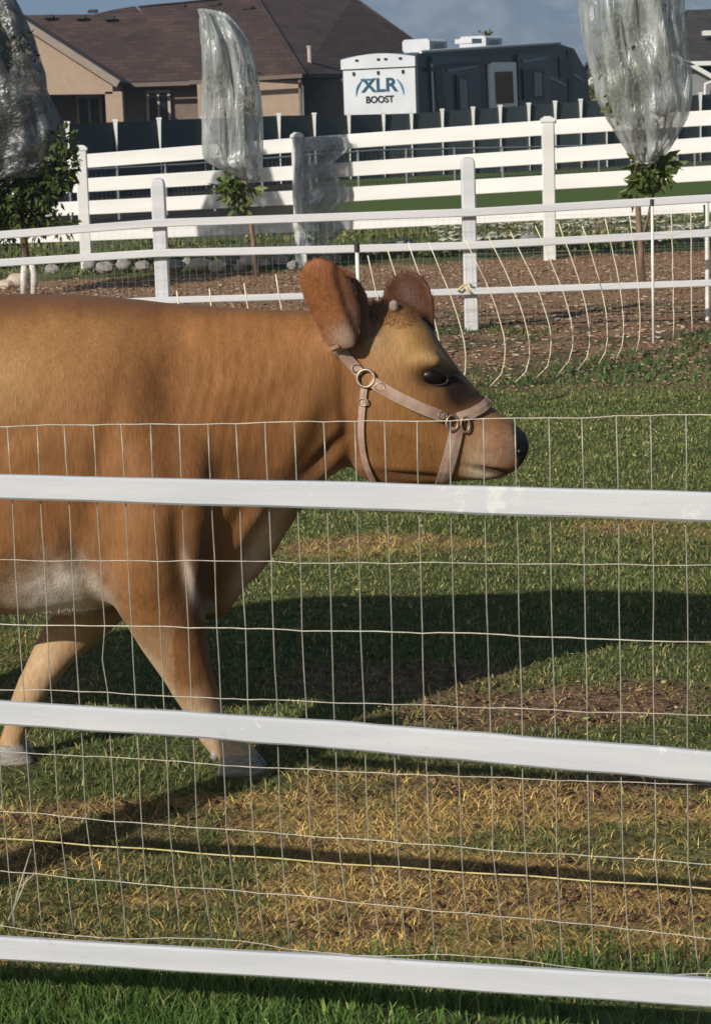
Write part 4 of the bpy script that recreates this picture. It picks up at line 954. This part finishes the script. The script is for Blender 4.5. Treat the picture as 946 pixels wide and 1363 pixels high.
# coat colours, with some highlights and shade painted in
pu, pv_ = orthopx(V)
def g2(cx, cy, rx, ry, an=0):
    a = math.radians(an); dx_ = (pu - cx) * math.cos(a) + (pv_ - cy) * math.sin(a); dy_ = -(pu - cx) * math.sin(a) + (pv_ - cy) * math.cos(a)
    return np.exp(-((dx_ / rx) ** 2 + (dy_ / ry) ** 2))
K = np.zeros((nv_, 3)); K[:] = (.290, .122, .044)
bl = fbm(pu / 90, pv_ / 90, 70, 4); K *= (.52 + .92 * bl)[:, None]; K *= (.88 + .24 * fbm(pu / 5, pv_ / 26, 78, 3))[:, None]
def paint(c, m_):
    global K
    m_ = np.clip(m_, 0, 1)[:, None]; K = K * (1 - m_) + np.array(c) * m_
wob = (fbm(pu / 14, pv_ / 14, 71, 4) - .5)
paint((.40, .21, .085), .8 * g2(20, 480, 80, 55)); paint((.37, .18, .07), .6 * g2(120, 440, 70, 40)); paint((.19, .07, .022), .5 * g2(100, 640, 120, 40)); paint((.17, .062, .022), .5 * g2(300, 600, 120, 40))  # flank and shoulder highlights painted into the coat, darker tones lower down
paint((.15, .055, .02), .5 * g2(232, 540, 36, 110, -8)); paint((.17, .07, .03), .85 * (1 - sstep(0, 30, pv_ - 398 + wob * 20)) * (pu < 470))  # shade of the shoulder hollow painted in; spine is darker coat
paint((.31, .115, .03), .4 * g2(350, 500, 60, 70)); paint((.20, .08, .035), .5 * g2(455, 560, 25, 60))
# belly, armpit and the inside of the legs are pale
paint((.46, .29, .19), sstep(700, 800, pv_ + wob * 60) * (pu < 130)); paint((.72, .60, .54), 2.6 * g2(96, 782, 44, 42) * (.75 + wob * 1.4)); paint((.12, .07, .055), .8 * g2(105, 814, 50, 5, 3)); paint((.36, .21, .12), .8 * sstep(800, 812, pv_) * (pu < 240) * (N[:, 2] < -.2))  # thin dark line paints the shade in the belly hollow
edge_ = pu - np.interp(pv_, [740, 800, 850, 900, 960], [112, 150, 198, 225, 262])
paint((.55, .38, .26), (1 - sstep(4, 24, edge_ + wob * 16)) * sstep(735, 770, pv_) * (pu > 85) * (pv_ < 965) * (V[:, 1] < CYW - .02))
paint((.58, .39, .26), .95 * sstep(868, 950, pv_ + wob * 30) * (pu > 180)); paint((.50, .33, .25), .9 * sstep(972, 1000, pv_ + wob * 10))
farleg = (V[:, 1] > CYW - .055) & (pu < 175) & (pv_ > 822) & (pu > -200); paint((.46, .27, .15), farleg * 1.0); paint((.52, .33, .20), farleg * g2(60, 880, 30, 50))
paint((.62, .42, .29), 1.2 * g2(350, 722, 20, 66, 27) * (.8 + wob)); paint((.5, .34, .24), .7 * g2(448, 628, 34, 9, -25)); paint((.5, .42, .34), 1.0 * sstep(.45, .6, g2(281, 797, 11, 18, -15) + wob * .3)); paint((.09, .04, .025), .9 * g2(268, 760, 26, 80)); paint((.48, .36, .30), .8 * g2(262, 752, 6, 26, -12))  # pale dewlap brightened as a lit edge, throat fold lit, chest front shadowed
# face
paint((.38, .20, .075), .9 * g2(545, 455, 50, 55)); paint((.33, .145, .045), .6 * g2(530, 560, 55, 40)); paint((.40, .23, .09), .6 * g2(575, 470, 18, 14)); paint((.34, .22, .12), .7 * g2(490, 445, 28, 22))
paint((.022, .011, .008), 1.5 * g2(618, 519, 27, 25, -10) + 1.0 * g2(606, 505, 16, 14)); paint((.04, .02, .014), 1.15 * g2(573, 498, 26, 14, 12)); paint((.26, .12, .06), .7 * g2(632, 548, 16, 16)); paint((.15, .065, .035), .55 * g2(498, 412, 26, 14)); paint((.20, .085, .03), .5 * g2(500, 560, 12, 60, -10)); paint((.44, .25, .11), .5 * g2(565, 470, 22, 10, 15))
paint((.16, .075, .045), .9 * np.exp(-((pu - np.interp(pv_, [385, 435, 480, 520], [548, 573, 603, 632])) / 5) ** 2) * (pu > 545) * (pv_ < 520))
paint((.31, .165, .105), .85 * g2(645, 590, 40, 36)); paint((.52, .38, .26), 1.1 * g2(628, 618, 16, 22) * (.8 + wob)); paint((.34, .24, .19), .6 * sstep(.5, .6, fbm(pu / 3.5, pv_ / 3.5, 75, 2)) * g2(655, 600, 24, 22)); paint((.50, .42, .34), .9 * g2(640, 632, 20, 6))
paint((.05, .025, .02), 1.1 * g2(655, 623, 32, 3.4, 12)); paint((.10, .05, .035), .5 * sstep(.52, .62, fbm(pu / 4, pv_ / 4, 79, 2)) * g2(662, 585, 20, 18)); paint((.10, .05, .035), .8 * g2(550, 630, 60, 4, 6))  # jaw shadow painted as a dark line, besides the mouth line
paint((.010, .010, .012), sstep(681, 687, pu + wob * 7 - (pv_ - 595) * .12)); paint((.20, .15, .13), .8 * g2(676, 598, 4, 22))
K[pu < 690] *= np.array([.82, .88, .84]); wp = np.clip(1.9 * g2(98, 780, 34, 36) * (.8 + wob * 1.6) + .9 * g2(135, 815, 40, 12, 30), 0, 1); paint((.80, .70, .64), wp * (V[:, 1] < CYW)); paint((.66, .46, .32), .9 * g2(346, 722, 12, 60, 27)); paint((.62, .50, .42), .9 * g2(262, 748, 5, 30, -12)); K *= (1 + .10 * (vnoise(pu / 2.2, pv_ / 9, 83) - .5))[:, None]  # lit dewlap edge painted once more over the toned coat
# ears
en = earnear; ef = isear & ~en
paint((.25, .10, .038), en * .9); paint((.20, .07, .028), en * .5 * (fbm(pu / 6, pv_ / 12, 72, 3) > .52)); paint((.16, .085, .06), en * sstep(452, 470, pu) * .8); paint((.36, .26, .19), en * g2(460, 440, 22, 16) * .9)
paint((.30, .20, .14), en * g2(470, 448, 14, 14) * .8); paint((.05, .02, .014), en * 1.0 * np.exp(-((pu - np.interp(pv_, [362, 400, 440], [447, 458, 474])) / 4.5) ** 2)); paint((.085, .033, .020), ef * .97); paint((.06, .03, .025), ef * g2(548, 412, 10, 26) * .9)  # crease shade in the near ear and the far ear's shade painted dark
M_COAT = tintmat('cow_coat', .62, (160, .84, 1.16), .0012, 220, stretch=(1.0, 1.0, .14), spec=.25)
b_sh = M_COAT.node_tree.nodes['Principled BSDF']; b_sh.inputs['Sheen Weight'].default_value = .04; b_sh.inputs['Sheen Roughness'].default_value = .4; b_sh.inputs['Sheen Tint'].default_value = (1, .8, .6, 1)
cow = empty('cow', (P(100, 600, CYW).x, CYW, 0), 'tan brown dairy cow in a halter walking right behind the wire fence', 'cow')
off = np.array(cow.location); bm2.vertices.foreach_set('co', (V - off).astype(np.float32).ravel())
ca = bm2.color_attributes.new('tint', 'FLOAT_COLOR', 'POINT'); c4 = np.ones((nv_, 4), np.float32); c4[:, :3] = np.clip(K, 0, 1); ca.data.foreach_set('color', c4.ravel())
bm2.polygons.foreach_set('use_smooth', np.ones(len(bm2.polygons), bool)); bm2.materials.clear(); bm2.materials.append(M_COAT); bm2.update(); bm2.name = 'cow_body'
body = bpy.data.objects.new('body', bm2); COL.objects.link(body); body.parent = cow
Fp = [tuple(p.vertices) for p in bm2.polygons]
bvh = BVHTree.FromPolygons([Vector(v) for v in V], Fp)
def hit(px, py, side=-1):
    """point on the near flank where a sideways line through this spot of the side view lands"""
    p_ = C3(px, py); r_ = bvh.ray_cast(Vector((p_.x, CYW + side * 1.5, p_.z)), Vector((0, -side, 0)), 1.5)
    if r_[0] is None:
        q_ = bvh.find_nearest(p_); return q_[0], q_[1]
    return r_[0], r_[1]
# hooves
def hoof(px, py, dy, hw, name='hoof'):
    for s_ in (-1, 1):
        c = C3(px, py, dy); z0_ = float(gheight(c.x, c.y)) ; k_ = CYW / FPX; q_ = MB(); rs = []
        for t_ in np.linspace(0, 1, 5):
            L = hw * k_ * (1.05 - .38 * t_); W = .030 * (1 - .15 * t_); cx_ = c.x - .012 * t_ - .0; rs.append([Vector((cx_ + L * (math.cos(a) + (.15 if math.cos(a) > 0 else 0)), c.y + s_ * .028 + W * math.sin(a), z0_ - .004 + t_ * (.044 + .008 * math.cos(a)) + (.012 if math.cos(a) < 0 else 0) * t_)) for a in np.linspace(0, 2 * math.pi, 16, endpoint=False)])
        q_.loft(rs); obj(name, q_, M_HOOF, cow, True)
hoof(322, 1025, -.15, 31); hoof(20, 1022, .02, 27); hoof(-424, 1020, -.17, 28); hoof(-336, 1020, .16, 28)
# eyes
for sg in (-1, 1):
    p_, n_n = hit(573, 496, sg); q_ = MB(); q_.ball(p_ + Vector((0, -sg * .006, 0)), .037, .020, .0245, 22, 14); ey = obj('eye', q_, M_EYE, cow, True)
    q_ = MB(); pts_ = []; rr_ = []
    for t_ in np.linspace(0, 2 * math.pi, 26):
        a_ = t_; ux = 21 * math.cos(a_); uy = (12.5 if math.sin(a_) > 0 else 11) * math.sin(a_)
        h_, hn = hit(573 + ux, 496 - uy + ux * .18, sg); pts_.append(Vector((h_.x, p_.y + sg * (.004 - .010 * (abs(math.cos(a_)) ** 2)) , h_.z))); rr_.append(.0060 + .0035 * math.sin(a_) if math.sin(a_) > 0 else .0036)
    q_.tube(pts_, rr_, 7, False); obj('eyelid', q_, M_LID, ey, True)
    q_ = MB(); 
    for t_ in np.linspace(.25, 2.2, 15):
        b_ = C3(573 + 19 * math.cos(t_), 494 - 10 * math.sin(t_)); b_.y = p_.y + sg * .006; q_.tube([b_, b_ + Vector((.006 * math.cos(t_), sg * .010, .002)), b_ + Vector((.012 * math.cos(t_), sg * .017, -.004))], [.0009, .0006, .0002], 4)
    obj('eyelash', q_, M_EYE, ey)
    h_, hn = hit(690, 598, sg); q_ = MB(); q_.ball(Vector((h_.x, h_.y - sg * .0, h_.z)), .012, .008, .011, 14, 10); obj('nostril', q_, M_EYE, cow, True)
# horn bud
c = C3(524, 408, -.045); q_ = MB(); q_.ball(c, .012, .012, .016, 16, 12, .05, 3); obj('horn', q_, M_HORN, cow, True)
# hair tufts round the ears and the poll
def hair(name, roots, dirs, L, col, r=.0009):
    n = len(roots); roots = np.array(roots); dirs = np.array(dirs); dirs = dirs / np.linalg.norm(dirs, axis=1)[:, None]
    L = np.asarray(L)[:, None]; sd_ = np.cross(dirs, np.array([0, 1., 0])); sd_ = sd_ / (np.linalg.norm(sd_, axis=1)[:, None] + 1e-6) * r
    b0_ = roots; m1 = roots + dirs * L * .55; droop = np.array([0, 0, -.25]) * L; e_ = roots + dirs * L + droop * .5
    v = np.stack([b0_ - sd_, b0_ + sd_, m1 + sd_ * .8, m1 - sd_ * .8, e_], 1).reshape(-1, 3) - np.array(wloc(cow)); i = (np.arange(n) * 5)[:, None]
    f = np.concatenate([i + [0, 1, 2], i + [0, 2, 3], i + [3, 2, 4]], 0)
    return npmesh(name, v, f, tintmat_hair, np.repeat(np.array(col)[:, None, :], 5, 1).reshape(-1, 3), parent=cow)
tintmat_hair = tintmat('cow_hair', .6, None, 0, spec=.3, transl=.15)
pick = np.where(isear)[0]; pick = pick[rng.random(len(pick)) < .75]
rt_ = V[pick]; dr = N[pick] * .55 + rng.normal(size=(len(pick), 3)) * .22; 
axis_ = np.where((V[pick, 1] < CYW)[:, None], np.array([-.35, 0, .9]), np.array([-.1, 0, 1.0])); dr = dr + axis_ * .9
hair('ear_hair', rt_, dr, .004 + .007 * rng.random(len(pick)), K[pick] * (.8 + .45 * rng.random((len(pick), 1))), .0005)
# coarse longer hair only where the skin folds: brisket, armpit and the crest of the neck
pk = np.where((~isear) & ((g2(512, 412, 40, 18) > .35) | (g2(100, 810, 60, 20) > .4) | ((pv_ < 412) & (pu > 150) & (pu < 470))) & (V[:, 1] < CYW + .08))[0]; pk = pk[rng.random(len(pk)) < .6]
dr = N[pk] * .35 + np.array([-.35, 0, -.75]) + rng.normal(size=(len(pk), 3)) * .15
hair('coarse_hair', V[pk], dr, .006 + .007 * rng.random(len(pk)), K[pk] * (.88 + .26 * rng.random((len(pk), 1))), .0004)

# dark tuft of longer hair on the poll
pk = np.where((~isear) & (g2(515, 412, 40, 20, 15) > .35) & (N[:, 2] > -.3) & (pu > 480))[0]
dr = N[pk] * .6 + np.array([.35, 0, .25]) + rng.normal(size=(len(pk), 3)) * .28
hair('forelock', V[pk], dr, .010 + .018 * rng.random(len(pk)), np.array([.13, .055, .025]) * (.5 + .9 * rng.random((len(pk), 1))), .0005)
for px_, py_, dy_ in ((286, 1004, -.13), (286, 1006, -.17), (0, 1000, .0), (0, 1002, .04)):
    c = C3(px_, py_, dy_); q_ = MB(); q_.ball(c, .011, .010, .014, 10, 8); obj('dewclaw', q_, M_HOOF, cow, True)

# halter
hal = empty('halter', (0, 0, 0)); hal.parent = cow
def strap(name, path, wpx, par=hal, lift=.004, n=10):
    pts_ = spline([(a, b) for a, b in path], n)
    for sg in (-1, 1):
        vs = []; cs = []
        for i, p_ in enumerate(pts_):
            a = pts_[max(i-1, 0)]; b = pts_[min(i+1, len(pts_)-1)]; d_ = Vector((b.x - a.x, b.y - a.y)); d_.normalize(); nx_, ny_ = -d_.y, d_.x
            row = []
            for s_ in (-1, 0, 1):
                h_, hn = hit(p_.x + nx_ * wpx / 2 * s_, p_.y + ny_ * wpx / 2 * s_, sg); row.append((h_, hn))
            nm = (row[0][1] + row[1][1] + row[2][1]).normalized(); cs.append((row, nm))
        # smooth the lift so the band lies flat
        ctr = [r_[0][1][0] + r_[1] * lift for r_ in cs]
        rings_ = []
        for i, (row, nm) in enumerate(cs):
            k0, k1 = max(0, i-2), min(len(cs), i+3); c_ = sum((ctr[k_] for k_ in range(k0, k1)), Vector()) / (k1 - k0); nmm = sum((cs[k_][1] for k_ in range(k0, k1)), Vector()).normalized()
            tg = (ctr[min(i+1, len(ctr)-1)] - ctr[max(i-1, 0)]).normalized(); sd_ = nmm.cross(tg).normalized(); w_ = wpx / 2 * CYW / FPX
            rings_.append([c_ + sd_ * w_ + nmm * .0, c_ + sd_ * w_ + nmm * .004, c_ + nmm * .006, c_ - sd_ * w_ + nmm * .004, c_ - sd_ * w_ + nmm * .0, c_ - nmm * .001])
        q_ = MB(); q_.loft(rings_); obj(name, q_, M_LEATHER, par, False)
strap('crown_strap', [(446, 452), (455, 466), (467, 480), (481, 494)], 15)
strap('cheek_strap', [(492, 500), (520, 517), (555, 534), (588, 549)], 15, lift=.006)
strap('throat_strap', [(485, 508), (482, 540), (482, 575), (487, 608), (500, 642)], 9)
strap('noseband', [(604, 551), (622, 546), (640, 539), (656, 531)], 14, lift=.005)
strap('chin_strap', [(605, 562), (599, 590), (592, 618), (586, 645)], 19)
def torus(name, px, py, rp, r2, side_, par=hal, sx=1.0, sy=1.0):
    h_, hn = hit(px, py, side_); q_ = MB(); c = h_ + hn * .010; a_ = hn.cross(Vector((0, 0, 1))).normalized(); b_ = a_.cross(hn).normalized(); R_ = rp * CYW / FPX
    q_.tube([c + a_ * math.cos(t_) * R_ * sx + b_ * math.sin(t_) * R_ * sy for t_ in np.linspace(0, 2 * math.pi, 22)], r2, 8, False); obj(name, q_, M_METALRING, par, True)
for sg in (-1, 1):
    torus('ring', 487, 498, 11.5, .0042, sg); torus('ring', 597, 557, 9.5, .0036, sg, sx=.9, sy=1.1); torus('ring', 615, 560, 8.5, .003, sg, sx=.7, sy=1.2)
    for bx_, by_ in ((484, 528), (505, 508), (584, 546), (473, 486)): torus('buckle', bx_, by_, 5.5, .0022, sg, sx=1.15, sy=.9)

# ------------------------------------------------------------------ near fence
def FY(x): return 3.58 - .31 * x                       # plan line of the near fence
def FP(px, py, off=0.0):
    d = ray(px, py); t = (3.58 + off) / (d.y + .31 * d.x); return Vector((d.x * t, d.y * t, EYE + d.z * t))
nfz = empty('paddock_fence', (0, FY(0), 0), 'near paddock fence of three weathered white rails backed by galvanised wire mesh', 'fence')
def frail(pts, hh):
    xs = [FP(a, b) for a, b, _ in pts]; d0 = (xs[1] - xs[0]); d1 = (xs[-1] - xs[-2])
    k0 = (xs[0].x + 1.30) / d0.x; k1 = (1.16 - xs[-1].x) / d1.x
    full = [xs[0] - d0 * k0] + xs + [xs[-1] + d1 * k1]; hs = [pts[0][2]] + [h_ for _, _, h_ in pts] + [pts[-1][2]]
    q_ = MB(); rs = []; n_sub = []
    for i in range(len(full) - 1):
        for k_ in range(8): n_sub.append((full[i].lerp(full[i+1], k_ / 8), hs[i] + (hs[i+1] - hs[i]) * k_ / 8))
    n_sub.append((full[-1], hs[-1])); sdv = Vector((.296, .955, 0))
    for i, (c, h_) in enumerate(n_sub):
        e = .004; hh_ = h_ / 2 * c.y / FPX + .0004 * math.sin(i * 1.7); w_ = .0085
        c = c + Vector((0, 0, .0005 * math.sin(i * .9)))
        rs.append([c + sdv * x_ + UPV * z_ for x_, z_ in ((-w_ + e, -hh_), (w_ - e, -hh_), (w_, -hh_ + e), (w_, hh_ - e), (w_ - e, hh_), (-w_ + e, hh_), (-w_, hh_ - e), (-w_, -hh_ + e))])
    q_.loft(rs); return obj('rail', q_, M_NEARRAIL, nfz, False)
# weathered paint: pale scuffs with their own shape
M_NEARRAIL = mat('near_rail_paint', (.42, .44, .48), (.50, .515, .545), 5.0, .6, .06, 60, stretch=(.35, 1, 4))
_n = M_NEARRAIL.node_tree; _b = _n.nodes['Principled BSDF']; _src = _b.inputs['Base Color'].links[0].from_socket
_tc = _n.nodes.new('ShaderNodeTexCoord'); _no = _n.nodes.new('ShaderNodeTexNoise'); _no.inputs['Scale'].default_value = 5.5; _no.inputs['Detail'].default_value = 9; _no.inputs['Roughness'].default_value = .7
_n.links.new(_tc.outputs['Object'], _no.inputs['Vector'])
_cr = _n.nodes.new('ShaderNodeValToRGB'); _cr.color_ramp.elements[0].position = .60; _cr.color_ramp.elements[1].position = .63; _n.links.new(_no.outputs['Fac'], _cr.inputs[0])
_mx = _n.nodes.new('ShaderNodeMix'); _mx.data_type = 'RGBA'; _n.links.new(_cr.outputs[0], _mx.inputs[0]); _n.links.new(_src, _mx.inputs[6]); _mx.inputs[7].default_value = (.57, .58, .585, 1); _n.links.new(_mx.outputs[2], _b.inputs['Base Color'])
_n3 = _n.nodes.new('ShaderNodeTexNoise'); _n3.inputs['Scale'].default_value = 26; _n3.inputs['Detail'].default_value = 10; _n3.inputs['Roughness'].default_value = .75; _n.links.new(_tc.outputs['Object'], _n3.inputs['Vector'])
_c3 = _n.nodes.new('ShaderNodeValToRGB'); _c3.color_ramp.elements[0].position = .60; _c3.color_ramp.elements[1].position = .76; _c3.color_ramp.elements[1].color = (.55, .55, .55, 1); _n.links.new(_n3.outputs['Fac'], _c3.inputs[0])
_m3 = _n.nodes.new('ShaderNodeMix'); _m3.data_type = 'RGBA'; _n.links.new(_c3.outputs[0], _m3.inputs[0]); _n.links.new(_mx.outputs[2], _m3.inputs[6]); _m3.inputs[7].default_value = (.24, .22, .17, 1); _n.links.new(_m3.outputs[2], _b.inputs['Base Color'])
frail([(0, 648, 33), (473, 660, 37), (946, 675, 40)], 0)
frail([(0, 948.5, 33), (250, 964, 35), (473, 980, 39), (700, 1000, 42), (946, 1020, 44)], 0)
frail([(0, 1261.5, 33), (473, 1290, 37), (946, 1321, 42)], 0)
for x_ in (-1.34, 1.20):
    q_ = MB(); yb = FY(x_) + .065; rs = []
    for z_, s_ in ((-.3, 1), (1.17, 1), (1.20, .9), (1.215, .6)): rs.append([Vector((x_ + .055 * s_ * a_, yb + .055 * s_ * b_, z_)) for a_, b_ in ((-.8, -1), (.8, -1), (1, -.8), (1, .8), (.8, 1), (-.8, 1), (-1, .8), (-1, -.8))])
    q_.loft(rs); obj('post', q_, M_NEARRAIL, nfz)
# woven wire: rows (photo y at x = 0, 473, 946) and uprights
OFFW = .016
rows = [((568, 561, 553), .00135), ((655, 662, 668), .0011), ((745, 749, 752), .0011), ((830, 840, 854), .0016), ((917, 936, 952), .0012), ((1000, 1028, 1046), .0012), ((1081, 1118, 1151), .0013), ((1160, 1201, 1249), .0013), ((1234, 1267, 1297), .0011)]
x760 = [22, 60, 97, 135, 172, 210, 247, 286, 323, 361, 400, 438, 478, 518, 560, 603, 647, 690, 734, 778, 823, 868, 913]
uw = [FP(x_, 760, OFFW).x for x_ in x760]
sp_ = (uw[-1] - uw[0]) / (len(uw) - 1)
while uw[0] > -1.27: uw.insert(0, uw[0] - sp_)
while uw[-1] < 1.13: uw.append(uw[-1] + sp_)
def row_z(rw, x_):
    """height of a wire row at plan position x_"""
    y_ = FY(x_) + OFFW; pxx = CX + FPX * x_ / y_; pyy = float(np.interp(np.clip(pxx, -200, 1150), [0, 473, 946], rw)) if 0 <= pxx <= 946 else (rw[0] + (rw[1] - rw[0]) * pxx / 473 if pxx < 0 else rw[2] + (rw[2] - rw[1]) * (pxx - 946) / 473)
    return FP(pxx, pyy, OFFW).z
rz = random.Random(5)
wm = MB(); NROW = len(rows); nodes = {}
for j, (rw, r_) in enumerate(rows):
    pts_ = []
    for i, x_ in enumerate(uw):
        low = max(0, j - 6) * .5; jx = rz.uniform(-.0012, .0012) + low * (.012 + .006 * math.sin(i * 1.3)); z_ = row_z(rw, x_) + rz.uniform(-.0015, .0015)
        if j == NROW - 1: z_ += .006 * math.sin(i * .7)
        nodes[(i, j)] = Vector((x_ + jx, FY(x_ + jx) + OFFW + .003 * math.sin(i * .6 + j), z_))
    for i in range(len(uw)):
        pts_.append(nodes[(i, j)])
        if i < len(uw) - 1: pts_.append((nodes[(i, j)] + nodes[(i+1, j)]) / 2 + Vector((0, .001, rz.uniform(-.0008, .0008))))
    wm.tube(pts_, r_ * .70, 5)
for i in range(len(uw)):
    pts_ = []
    for j in range(NROW):
        pts_.append(nodes[(i, j)])
        if j < NROW - 1:
            kink = .006 if (j == 3 and 2 < i < 60 and abs(CX + FPX * uw[i] / FY(uw[i]) - 138) < 16) else 0
            pts_.append((nodes[(i, j)] + nodes[(i, j+1)]) / 2 + Vector((rz.uniform(-.0008, .0008) - kink, -.0005, 0)))
    wm.tube(pts_, .00098, 5)
obj('wire_mesh', wm, M_GALV, nfz, True, fixn=False)
yw = MB(); yw.tube([Vector((x_, FY(x_) + OFFW + .004, row_z((1117, 1152, 1184), x_) + .001 * math.sin(x_ * 30))) for x_ in uw], .0013, 6); obj('yellow_polywire', yw, M_YELLOW, nfz, True, fixn=False)
# dry forked weed stem leaning on the wire at the lower left
wd = G(20, 1235); q_ = MB(); k_ = wd.y
for path in ([(18, 1215), (28, 1175), (42, 1130)], [(28, 1180), (50, 1160)], [(12, 1225), (30, 1185), (38, 1165)]):
    q_.tube([P(a, b, k_) for a, b in path], [.003, .002, .001][:len(path)] if len(path) == 3 else [.002, .001], 5)
q_.tube([wd, P(18, 1215, k_)], .003, 5)
tag(obj('dry_stem', q_, mat('dry_stalk', (.35, .33, .24), (.45, .42, .3), 30, .8), None, True), 'pale forked dry weed stalk standing at the lower left behind the wire', 'weed stalk')
print('COW VERTS', nv_)
